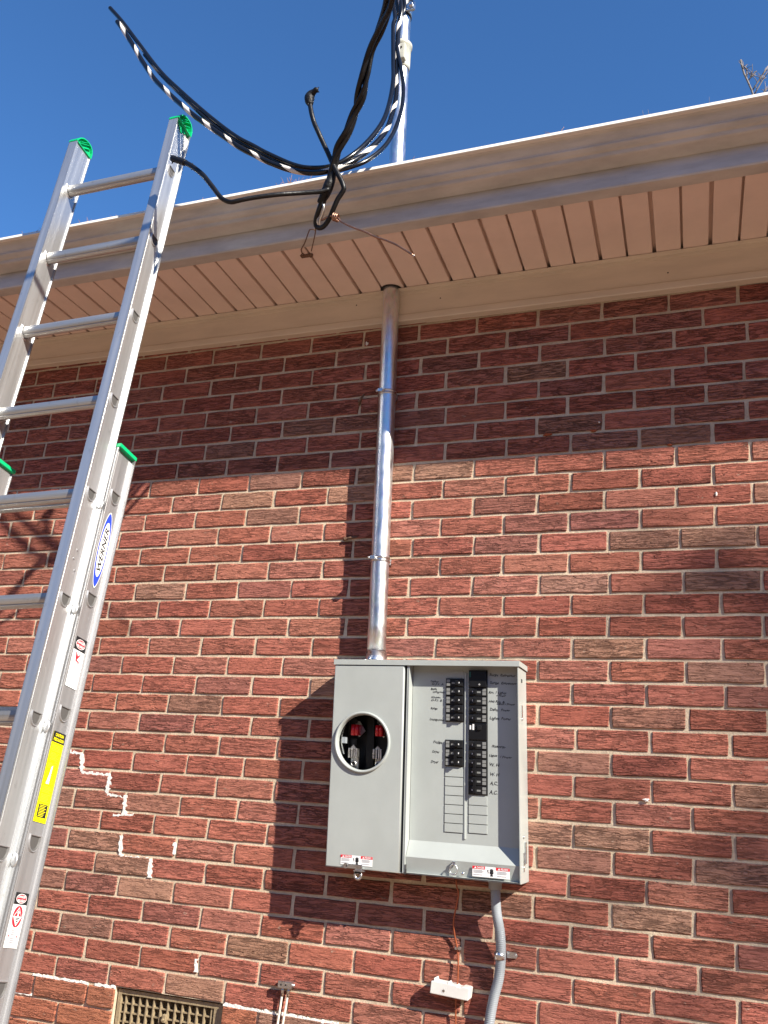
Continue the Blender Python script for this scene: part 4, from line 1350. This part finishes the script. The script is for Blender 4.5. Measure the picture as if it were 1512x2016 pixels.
def rail(name, x, out, y0, stop, sbot, mat, x_in=.025, x_out=.007, rear_out=.012, cutdrop=0.0):
    "I-section rail; web at x, wide flanges front and back, head cut on a slant"
    s_ = out
    m = MB()
    zt_, zb = H(stop), H(sbot)
    t = .0026
    yf, yb = y0 - D2, y0 + D2
    # web with the slanted head and two raised ribs on each face
    w0, w1 = sorted((x, x - s_ * t))
    prof = [(yf + .002, zb), (yb - .002, zb), (yb - .002, zt_ - cutdrop), (yf + .002, zt_)]
    m.prism(prof, w0, w1, mat)
    for yy_, hw in ((yf + .010, .0012), (yf + .0145, .0010), (yb - .010, .0012), (yb - .0145, .0010)):
        top = zt_ - cutdrop * (yy_ - yf) / (2 * D2) - .004
        m.box(min(x, x + s_ * .0011), max(x, x + s_ * .0011), yy_ - hw, yy_ + hw, zb, top, mat)
    # flanges
    for y_a, y_b, zz_ in ((yf, yf + t, zt_), (yb - t, yb, zt_ - cutdrop)):
        xo = x_out if y_a == yf else rear_out
        xa, xb = sorted((x + s_ * xo, x - s_ * (x_in if y_a == yf else min(x_in, .018))))
        m.box(xa, xb, y_a, y_b, zb, zz_, mat, .0006)
        yy0, yy1 = (y_a, y_b + .0012) if y_a == yf else (y_a - .0012, y_b)
        m.box(xa, xa + .002, yy0, yy1, zb, zz_, mat)
        m.box(xb - .002, xb, yy0, yy1, zb, zz_, mat)
    return m.build(name, ladder)

def cap(x, out, y0, stop, open_side, xa, xb, domed=True):
    "green plastic end cap: domed with a ribbed hollow (fly) or a flat plug (base)"
    m = MB()
    z = H(stop)
    yf, yb = y0 - D2, y0 + D2
    G = M['green']
    if not domed:
        m.box(xa - .001, xb + .001, yf - .001, yb + .002, z + .0004, z + .012, G, .002)
        return m.build('end_cap', ladder)
    outer = [(yf - .001, z + .0005), (yf - .001, z + .007), (yf + .004, z + .017), (yf + .013, z + .030), (yf + .026, z + .042), (yf + .042, z + .049), (yf + .058, z + .051),
             (yf + .071, z + .048), (yf + .080, z + .039), (yb + .0025, z + .026), (yb + .0025, z + .0005)]
    ins = []
    cy, cz_ = yf + .044, z + .018
    for a_, b_ in outer: ins.append((cy + (a_ - cy) * .88, max(z + .0025, cz_ + (b_ - cz_) * .88)))
    n_ = len(outer)
    for i in range(n_ - 1):       # rim
        q_ = [outer[i], outer[i + 1], ins[i + 1], ins[i]]
        m.prism(q_, xa, xb, G)
    m.box(xa, xb, yf - .001, yb + .0025, z + .0004, z + .0030, G)
    pw = x + out * (.002 if open_side else -.004)
    m.prism(ins, pw - .0012, pw + .0012, G)
    for a0, b0, a1, b1 in ((.012, .004, .060, .044), (.034, .004, .070, .034), (.022, .020, .050, .046)):
        m.prism([(yf + a0, z + b0), (yf + a0 + .0025, z + b0), (yf + a1 + .0025, z + b1), (yf + a1, z + b1)], xa + .002, xb - .002, G)
    if out > 0:                   # tongue gripping the web
        m.prism([(yf + .008, z + .001), (yf + .040, z - .026), (yb - .012, z + .001)], x + .0012, x + .0030, G)
    return m.build('end_cap', ladder)

def dprof(w_, h_, n=12):
    "flat-topped D section of a rung, (y, z)"
    pts = [(-w_ / 2, h_ * .42), (w_ / 2, h_ * .42)]
    for k in range(1, n):
        a = math.pi * k / n
        pts.append((w_ / 2 * math.cos(a), h_ * .42 - .004 - (h_ - .004) * math.sin(a) ** .85))
    return pts

def rung(x0, x1, y, s):
    m = MB()
    base_ = dprof(.034, .030, 16)
    prof = []
    L = len(base_)
    for i in range(L):            # flutes
        a, b_ = base_[i], base_[(i + 1) % L]
        prof.append(a)
        if i == 0:
            for t in range(1, 10):
                prof.append((a[0] + (b_[0] - a[0]) * t / 10, a[1] - (.0013 if t % 2 else 0)))
        elif 1 < i < L - 2 and i % 3 == 0:
            mx, my = (a[0] + b_[0]) / 2, (a[1] + b_[1]) / 2
            prof.append((mx * .90, my + .0012))
    m.prism([(y + a, H(s) + b_) for a, b_ in prof], x0, x1, M['rung'])
    o = m.build('rung', ladder)
    return o
def rung_end(x, out, y, s, big=1.0):
    "swaged collar round the dark-faced end of a rung, on the outer face of the web"
    m = MB()
    z = H(s)
    o1 = dprof(.041 * big, .036 * big, 16); i1 = dprof(.033 * big, .029 * big, 16)
    o2 = dprof(.037 * big, .033 * big, 16)
    n_ = len(o1)
    ya = lambda p, d: (x + out * d, y + p[0], z + p[1] - .001)
    vs = [ya(p, .0002) for p in o1] + [ya(p, .0040) for p in o2] + [ya(p, .0036) for p in i1] + [ya((p[0] * .8, p[1] * .8), .0007) for p in i1]
    fs = [(r * n_ + k, r * n_ + (k + 1) % n_, (r + 1) * n_ + (k + 1) % n_, (r + 1) * n_ + k) for r in range(3) for k in range(n_)]
    m.add(vs[:3 * n_], fs[:2 * n_], AD)
    m.add(vs[2 * n_:], [tuple(v - 2 * n_ for v in f) for f in fs[2 * n_:]] + [tuple(range(n_, 2 * n_))], M['rung_shade'])
    m.build('rung_end', ladder)
def inner_collar(x, out, y, s):
    m = MB(); z = H(s)
    o1 = dprof(.052, .046, 14); o2 = dprof(.040, .035, 14)
    n_ = len(o1)
    vs = [(x + out * .0003, y + a, z + b_ + .001) for a, b_ in o1] + [(x + out * .006, y + a, z + b_) for a, b_ in o2]
    m.add(vs, [(k, (k + 1) % n_, n_ + (k + 1) % n_, n_ + k) for k in range(n_)], A)
    m.build('rung_collar', ladder)

FT, BT = -0.207, 1.045                  # where the fly and base rails stop, below the top rung end
BX, BY = 0.012, 0.086                   # the base section sits outside and behind the fly
FBOT = 2.86; BBOT = s_end - .03
rail('fly_rail', 0.0, 1, 0.0, FT, FBOT, A)
rail('fly_rail', -WD, -1, 0.0, FT, FBOT, A, x_in=.007, x_out=.025)
rail('base_rail', BX, 1, BY, BT, BBOT, AD)
rail('base_rail', -WD - BX, -1, BY, BT, BBOT, AD, x_in=.007, x_out=.025)
cap(0.0, 1, 0.0, FT, False, -.026, .013)
cap(-WD, -1, 0.0, FT, True, -WD - .026, -WD + .008)
cap(BX, 1, BY, BT, False, BX - .025, BX + .012, False)
cap(-WD - BX, -1, BY, BT, True, -WD - BX - .025, -WD - BX + .012, False)
for k in range(0, 10):
    s = k * 0.3048
    if s > FBOT: break
    rung(-WD + .0012, -.0030, 0.0, s)
    rung_end(0.0, 1, 0.0, s)
    inner_collar(-WD + .0002, 1, 0.0, s)
    inner_collar(-.0028, -1, 0.0, s)
for k in range(4, 11):
    s = k * 0.3048 - .034
    if s > BBOT - .05: break
    rung(-WD - BX + .0012, BX - .0030, BY, s)
    rung_end(BX, 1, BY, s, 1.12)
for k in (4, 5, 6, 7, 8):               # stamped guides where the sections slide on each other
    mb = MB(); z = H(k * .3048 + .012)
    mb.lathe((0.008, D2 + .0005 - .003, z), [(.0085, 0), (.0085, -.0018), (.006, -.0030), (.0001, -.0032)], A, 18, axis='Y')
    mb.shear(lambda v: (v.x, v.y, z + (v.z - z) * 1.9))
    mb.build('slide_guide', ladder)
# rung lock on the fly rail above the sixth rung
mb = MB(); z = H(5 * .3048)
mb.prism([(-.020, z + .060), (.010, z + .045), (.030, z + .010), (.030, z - .045), (.004, z - .060), (-.012, z - .030)], -.034, -.024, AD)
mb.box(-.030, -.004, -.010, .012, z - .02, z + .03, AD, .003)
mb.cyl((-.040, .004, z + .010), (1, 0, 0), .010, .012, AD, 14)
mb.build('rung_lock', ladder)
for y_, s_ in ((-.004, 1.412), (.002, 1.385), (.010, 1.44)):
    mb = MB(); mb.cyl((0.0, y_, H(s_)), (1, 0, 0), .0032, .0022, AD, 10); mb.build('rivet', ladder)
# raised maker's lettering rolled into the inside of the left rail (illegible ribs)
mb = MB(); q = random.Random(3)
z = H(.70)
for k in range(26):
    zz_ = H(.70 + k * .0085)
    a = q.uniform(-.018, -.006); b_ = q.uniform(.004, .020)
    mb.box(-WD + .0001, -WD + .0012, a, b_, zz_ - .0014, zz_ + .0014, A)
mb.build('embossed_mark', ladder, kind='stuff')

# stickers on the outer face of the right base rail
XS = BX + .0012
def st(m, y0, y1, s0, s1, mat, d=0.0):
    m.box(XS + d, XS + d + .0003, BY + y0, BY + y1, H(s1), H(s0), mat)
def oval(m, yc, sc, ry, rs, mat, d, n=40, k_=1.0):
    pts = []
    for k in range(n):
        a = 2 * math.pi * k / n
        pts.append((XS + d, BY + yc + ry * math.copysign(abs(math.cos(a)) ** k_, math.cos(a)), H(sc) + rs * math.copysign(abs(math.sin(a)), math.sin(a))))
    m.add(pts, [tuple(range(n))], mat)
# maker's oval
m = MB(); sc_ = 1.346
oval(m, -.001, sc_, .0230, .112, M['white'], .0005, k_=1.15)
oval(m, -.001, sc_, .0212, .1085, M['blue'], .0008, k_=1.15)
oval(m, -.001, sc_, .0170, .080, M['white'], .0011, k_=1.0)
m.text('WERNER', (XS + .0015, BY + .0075, H(sc_ + .063)), (0, 0, 1), (0, -1, 0), .0250, M['ink'], .022, 'LEFT', .25, .126)
m.build('logo_sticker', ladder)
# small danger sticker with a falling figure
m = MB(); a, b_ = 1.600, 1.730
st(m, -.0235, .0235, a, b_, M['white'], .0003)
st(m, -.0235, .0235, a, a + .034, M['ink'], .0007)
oval(m, 0, a + .017, .0195, .0125, M['white'], .0011); oval(m, 0, a + .017, .0180, .0112, M['red'], .0013)
m.text('DANGER', (XS + .0017, BY, H(a + .0155)), (0, 1, 0), (0, 0, 1), .0088, M['white'], .02, 'CENTER', 0, .029)
m.text('PELIGRO', (XS + .0017, BY, H(a + .0255)), (0, 1, 0), (0, 0, 1), .0088, M['white'], .02, 'CENTER', 0, .030)
for pts in ([(-.012, .040), (-.009, .038), (-.002, .052), (-.006, .060)], [(-.006, .052), (.008, .041), (.010, .043), (-.003, .060)], [(-.008, .056), (.006, .060), (.010, .068), (.007, .070), (.003, .063), (-.006, .062)], [(-.004, .042), (-.001, .041), (-.001, .052), (-.004, .054)]):
    m.add([(XS + .0008, BY + y, H(a + s)) for y, s in pts], [tuple(range(len(pts)))], M['red'])
for pts in ([(.010, .044), (.013, .044), (.006, .084), (.003, .084)], [(-.004, .072), (-.001, .072), (-.004, .084), (-.008, .084)]):
    m.add([(XS + .0008, BY + y, H(a + s)) for y, s in pts], [tuple(range(len(pts)))], M['greyink'])
q = random.Random(8)
for k in range(9):
    yy_ = .016 - q.uniform(0, .008)
    st(m, -.016 + q.uniform(0, .004), yy_, a + .089 + k * .0042, a + .0905 + k * .0042, M['greyink'], .0007)
m.build('danger_sticker', ladder)
# long yellow caution sticker
m = MB(); a, b_ = 1.844, 2.056
st(m, -.0230, .0245, a, b_, M['yellow'], .0003)
st(m, -.0230, .0245, a, a + .0260, M['ink'], .0007)
m.text('CAUTION', (XS + .0012, BY + .001, H(a + .0110)), (0, 1, 0), (0, 0, 1), .0100, M['yellow'], .03, 'CENTER', 0, .032)
m.text('PRECAUCION', (XS + .0012, BY + .001, H(a + .0220)), (0, 1, 0), (0, 0, 1), .0100, M['yellow'], .03, 'CENTER', 0, .039)
for s0, n_, y0, y1 in ((.032, 5, -.018, .016), (.050, 6, -.018, .012), (.076, 4, -.018, .004), (.130, 5, -.018, .018), (.148, 6, -.018, .018)):
    for k in range(n_):
        st(m, y0, y1 - q.uniform(0, .008), a + s0 + k * .0032, a + s0 + k * .0032 + .0013, M['olive'], .0006)
for k in range(16):                      # little ladder drawing
    y_ = .017 - k * .0014 if k < 10 else .003 - (k - 10) * .0006
    st(m, y_ - .003, y_, a + .045 + k * .0055, a + .0468 + k * .0055, M['ink'], .0006)
m.add([(XS + .0008, BY + y, H(a + s)) for y, s in ((-.002, .084), (.003, .080), (.003, .100), (.002, .124), (-.010, .124), (-.004, .100))], [tuple(range(6))], M['white'])
st(m, -.016, .018, a + .171, a + .201, M['ink'], .0007)
for k in range(8): st(m, -.012, .014 - q.uniform(0, .008), a + .1735 + k * .0034, a + .1748 + k * .0034, M['yellow'], .0011)
m.build('caution_sticker', ladder)
# lower danger sticker with the red diamond
m = MB(); a, b_ = 2.210, 2.324
st(m, -.0225, .0240, a, b_, M['white'], .0003)
st(m, -.0225, .0240, a, a + .0250, M['ink'], .0007)
oval(m, .001, a + .0125, .0180, .0100, M['white'], .0011); oval(m, .001, a + .0125, .0165, .0088, M['red'], .0013)
m.text('DANGER', (XS + .0017, BY + .001, H(a + .0112)), (0, 1, 0), (0, 0, 1), .0072, M['white'], .02, 'CENTER', 0, .026)
m.text('PELIGRO', (XS + .0017, BY + .001, H(a + .0195)), (0, 1, 0), (0, 0, 1), .0072, M['white'], .02, 'CENTER', 0, .027)
oval(m, .001, a + .050, .0170, .0225, M['red'], .0007)
def pl(pts, mat, d): m.add([(XS + d, BY + .001 + y, H(a + .050 - s)) for y, s in pts], [tuple(range(len(pts)))], mat)
pl([(-.0145, 0), (0, .0195), (.0145, 0), (0, -.0195)], M['white'], .0011)
pl([(-.0125, .0008), (0, .0170), (.0125, .0008)], M['red'], .0014)
pl([(-.0020, .0008), (-.0020, .0070), (-.0048, .0070), (0, .0130), (.0048, .0070), (.0020, .0070), (.0020, .0008)], M['white'], .0017)
for k in range(4): pl([(-.0075 + k * .0018, -.0020 - k * .0034), (.0075 - k * .0018, -.0020 - k * .0034), (.0075 - k * .0018, -.0038 - k * .0034), (-.0075 + k * .0018, -.0038 - k * .0034)], M['ink'], .0017)
for y_ in (-.0165, .0125):
    pl([(y_ + .005, -.026), (y_ + .0015, -.038), (y_ + .0035, -.038), (y_, -.054), (y_ + .0005, -.041), (y_ - .0015, -.041)], M['red'], .0008)
for k in range(7):
    if k == 3: continue
    st(m, -.0075, .0085 - q.uniform(0, .003), a + .078 + k * .0040, a + .0798 + k * .0040, M['greyink'], .0008)
m.build('warning_sticker', ladder)
# feet
for x in (BX, -WD - BX):
    m = MB(); m.box(x - .022, x + .022, BY - .05, BY + .05, -.028, H(BBOT) + .001, M['black'], .006)
    m.build('rubber_foot', ladder)

# ------------------------------------------------------------------ overhead cables
def path(pts): return [at(x, y, Y) for x, y, Y in pts]
def strand(pts, r, mat, name, parent, twist=None, step=.01, n=10):
    P = spline(path(pts), step)
    m = MB(); m.tube(P, r, mat, n); return m.build(name, parent), P

# new service conductors looping out of the weatherhead
top_ = mast(4.50)
def conductor(pts, r, label, striped=False, tail=None):
    P0 = [Vector((top_.x - .02, -.10, 4.52)), Vector((top_.x - .03, -.24, 4.50))]
    P = spline(P0 + path(pts), .006)
    root = empty('service_cable', P[0], label, 'cable')
    m = MB()
    if not striped:
        m.tube(P, r, M['cable'], 14)
    else:
        n = 26
        m.tube(P, r, M['cable'], n)
        # printed white stripe spiralling slowly round the jacket
        stp = MB(); stp.tube(P, r * 1.03, M['stripe'], n, caps=False)
        nv = n
        keep = []; L = 0
        for i in range(len(P) - 1):
            L += (P[i + 1] - P[i]).length
            ph = (L / 0.150 + .25 * math.sin(L * 3)) * n
            for k in range(n):
                if ((k - ph) % n) < n * (.30 + .06 * math.sin(L * 9)): keep.append(i * n + k)
        m.add(stp.v, [[a for a in stp.f[j]] for j in keep], M['stripe'], True)
    m.build('jacket', root, fix=False)
    m = MB(); e = P[-1]; d = (P[-1] - P[-2]).normalized()
    m.cyl(e - d * .001, d, r * .72, .006, M['wiremetal'], 12); m.build('bare_core', root)
    return root
c1 = [(776, 20, -.30), (774, 53, -.32), (774, 119, -.36), (774, 159, -.40), (767, 201, -.44), (754, 238, -.50), (730, 272, -.55), (698, 302, -.60), (659, 325, -.63), (619, 331, -.65), (579, 325, -.65),
      (526, 302, -.65), (500, 288, -.65), (463, 268, -.65), (413, 230, -.64), (357, 181, -.63), (314, 139, -.62), (271, 83, -.61), (240, 42, -.60), (217, 16, -.60)]
c2 = [(788, 0, -.30), (784, 60, -.31), (781, 132, -.35), (780, 185, -.39), (772, 225, -.44), (757, 262, -.50), (725, 296, -.56), (690, 320, -.61), (645, 337, -.645), (606, 340, -.66), (566, 333, -.665),
      (526, 318, -.665), (500, 305, -.665), (473, 291, -.665), (430, 262, -.66), (380, 226, -.65), (344, 195, -.64), (307, 159, -.63), (281, 122, -.62), (258, 83, -.61), (241, 57, -.61), (231, 43, -.61)]
c3 = [(795, 0, -.29), (786, 45, -.30), (782, 93, -.33), (789, 132, -.36), (794, 172, -.39), (791, 212, -.43), (780, 249, -.48), (759, 286, -.53), (727, 313, -.58), (696, 327, -.61), (655, 337, -.63), (610, 337, -.64),
      (566, 329, -.645), (526, 309, -.645), (500, 296, -.645), (463, 276, -.645), (413, 240, -.64), (360, 190, -.63), (318, 148, -.62), (285, 108, -.61)]
conductor(c1, .0078, 'glossy black service cable looping from the mast to the highest cut end at upper left')
conductor(c2, .0086, 'black service cable with a white spiral stripe looping below its black neighbour', True)
conductor(c3, .0070, 'black service cable on the outer side of the loop nearest the mast')

# old twisted service drop, dead-ended at the eave
drop = empty('service_drop', at(630, 447, -.58), 'old twisted black drop cable coming down from the sky to a hook under the eave', 'cable')
cl = [(772, -60, -1.02), (768, 0, -.95), (757, 35, -.90), (745, 65, -.86), (731, 100, -.82), (719, 150, -.79), (709, 190, -.76), (697, 225, -.73), (683, 260, -.71), (668, 290, -.69), (660, 315, -.67), (653, 350, -.65), (643, 378, -.64), (633, 398, -.62)]
amp = [14, 14, 11, 7, 1.5, 8, 9, 5, 5, 4, 3.5, 4, 3, 2]
ph = [0.0, .2, .5, .9, 1.45, 2.3, 3.1, 4.4, 5.2, 6.3, 7.4, 8.6, 9.6, 10.5]
PC = path(cl)
for j in range(3):
    pts = []
    for i, p in enumerate(PC):
        nx = (PC[min(i + 1, len(PC) - 1)] - PC[max(i - 1, 0)]).normalized()
        a = nx.cross(Vector((0, 1, 0))).normalized(); b_ = nx.cross(a)
        k = (p - CC).length / CF
        w_ = ph[i] + j * (math.pi * .72 if j < 2 else math.pi * .66)
        pts.append(p + a * math.cos(w_) * amp[i] * k * .8 + b_ * math.sin(w_) * .009)
    m = MB(); m.tube(spline(pts, .012), .0084 if j < 2 else .0060, M['oldcable'], 12); m.build('twisted_strand', drop)
# upward extension so the drop goes on out of view towards the pole
m = MB(); e0 = PC[0]; m.tube(spline([e0, e0 + Vector((.10, -.30, .42)), e0 + Vector((.9, -3.0, 2.2)), e0 + Vector((3.0, -11, 5.5))], .2), .013, M['oldcable'], 8); m.build('span', drop)
# taped splice
m = MB(); P = spline(path([(657, 335, -.66), (652, 352, -.655), (644, 372, -.65), (636, 388, -.64), (631, 400, -.63)]), .006)
q = random.Random(4); m.tube(P, [.0105 + .0045 * math.sin(math.pi * i / (len(P) - 1)) + q.uniform(-.001, .001) for i in range(len(P))], M['tape'], 12); m.build('taped_splice', drop)
# tail that folds under and turns up again
m = MB()
P = spline(path([(640, 375, -.645), (633, 398, -.635), (627, 415, -.625), (622, 432, -.61), (622, 444, -.60), (629, 449, -.60), (639, 444, -.61), (649, 429, -.62), (657, 410, -.635), (665, 392, -.645), (673, 380, -.65), (677, 371, -.655), (673, 358, -.66), (665, 342, -.665), (656, 325, -.67),
                (646, 302, -.675), (637, 283, -.68), (627, 261, -.69), (619, 243, -.695), (614, 226, -.70), (611, 210, -.70), (610, 200, -.70)]), .006)
m.tube(P, [.0075] * len(P), M['oldcable'], 12); m.build('folded_tail', drop)
m = MB()
P = spline(path([(611, 207, -.70), (609, 196, -.70), (612, 187, -.70), (619, 180, -.705), (626, 174, -.71)]), .004)
m.tube(P, [.0085 + .0075 * math.sin(math.pi * min(1, i / (len(P) - 1) * 1.25)) ** 1 if i < len(P) - 1 else .002 for i in range(len(P))], M['tape'], 9)
for a, b_ in (((622, 178), (628, 171)), ((616, 181), (623, 172)), ((607, 196), (602, 192)), ((608, 200), (606, 207)), ((623, 181), (629, 181))):
    m.tube([at(*a, -.705), at(*b_, -.71)], [.003, .001], M['tape'], 5)
m.build('frayed_tip', drop)
# branch to the left with its own frayed end lying against the ladder
m = MB()
P = spline(path([(648, 372, -.66), (632, 377, -.67), (592, 380, -.70), (548, 383, -.74), (500, 389, -.77), (474, 394, -.785), (456, 398, -.79), (444, 395, -.79), (433, 387, -.79), (421, 371, -.79), (410, 357, -.79), (400, 345, -.785), (387, 334, -.78), (374, 325, -.775), (362, 319, -.77)]), .008)
m.tube(P, [.0068 + .0014 * min(1, max(0, (i - len(P) * .5) / (len(P) * .4))) for i in range(len(P))], M['oldcable'], 12); m.build('side_branch', drop)
m = MB()
P = spline(path([(366, 321, -.772), (355, 317, -.768), (346, 314, -.765), (340, 312, -.762)]), .004)
m.tube(P, [.0095, *[.0105] * (len(P) - 2), .0105], M['tape'], 9)
for a, b_ in (((342, 309), (335, 305)), ((341, 315), (336, 316)), ((341, 318), (338, 323)), ((376, 325), (380, 321)), ((378, 330), (377, 335))):
    m.tube([at(*a, -.765), at(*b_, -.765)], [.0035, .001], M['tape'], 5)
m.build('frayed_end', drop)
# bare aluminium wedge and loop, rusty hook on the soffit, bare copper pigtail
m = MB()
m.tube(spline(path([(637, 402, -.635), (637, 412, -.63), (634, 424, -.62), (630, 434, -.61), (631, 446, -.60)]), .005), .0042, M['wiremetal'], 10)
m.tube(spline(path([(627, 402, -.632), (629, 412, -.628), (627, 425, -.615), (625, 436, -.61), (628, 444, -.602)]), .005), .0036, M['wiremetal'], 10)
m.build('neutral_loop', drop)
hk = atz(603, 503, ZS - .001)
hook = empty('soffit_hook', hk, 'rusty wire bail hanging from a small screw eye on the soffit', 'hook')
m = MB()
m.box(hk.x - .020, hk.x + .022, hk.y - .008, hk.y + .008, ZS - .0045, ZS - .0008, M['rust'], .001)
m.build('eye_plate', hook)
for px in (596, 613):
    m = MB(); a = atz(px, 499, ZS - .004)
    m.tube([a + Vector((.006 * math.cos(t), 0, -.008 + .007 * math.sin(t))) for t in [2 * math.pi * k / 14 for k in range(15)]], .0018, M['rust'], 6, caps=False); m.build('screw_eye', hook)
b1 = atz(596, 500, ZS - .012); b2 = atz(613, 494, ZS - .012)
m = MB()
m.tube(spline([b1, at(593, 492, -.36), at(600, 478, -.42), at(608, 456, -.53), at(611, 452, -.55), at(620, 453, -.57), at(620, 462, -.53), at(615, 485, -.42), b2], .006), .0019, M['rust'], 6)
m.tube(spline(path([(621, 455, -.57), (621, 445, -.585), (622, 436, -.60)]), .005), .0019, M['rust'], 6)
m.build('wire_bail', hook)
pig = empty('copper_pigtail', at(662, 428, -.62), 'short bare copper wire twisted round the drop cable and sticking out to the right', 'wire')
m = MB()
m.tube(spline(path([(633, 434, -.615), (648, 426, -.625), (661, 425, -.63), (669, 434, -.63), (682, 442, -.63), (701, 450, -.63), (720, 457, -.63), (738, 466, -.63), (756, 472, -.63), (778, 481, -.63), (797, 492, -.63), (814, 503, -.63)]), .008), .0030, M['copper'], 9)
m.cyl(at(814, 503, -.63), at(817, 505, -.63) - at(814, 503, -.63), .0032, .004, M['wiremetal'], 9)
m.build('solid_wire', pig)
m = MB(); c = at(661, 428, -.63)
for k in range(3):
    ax = (c.x + (k - 1) * .006)
    m.tube([Vector((ax + .002 * math.sin(t), c.y + .010 * math.cos(t), c.z + .011 * math.sin(t) + (k - 1) * -.003)) for t in [2 * math.pi * j / 16 for j in range(17)]], .0026, M['copper'], 6, caps=False)
m.build('wrapped_turns', pig)
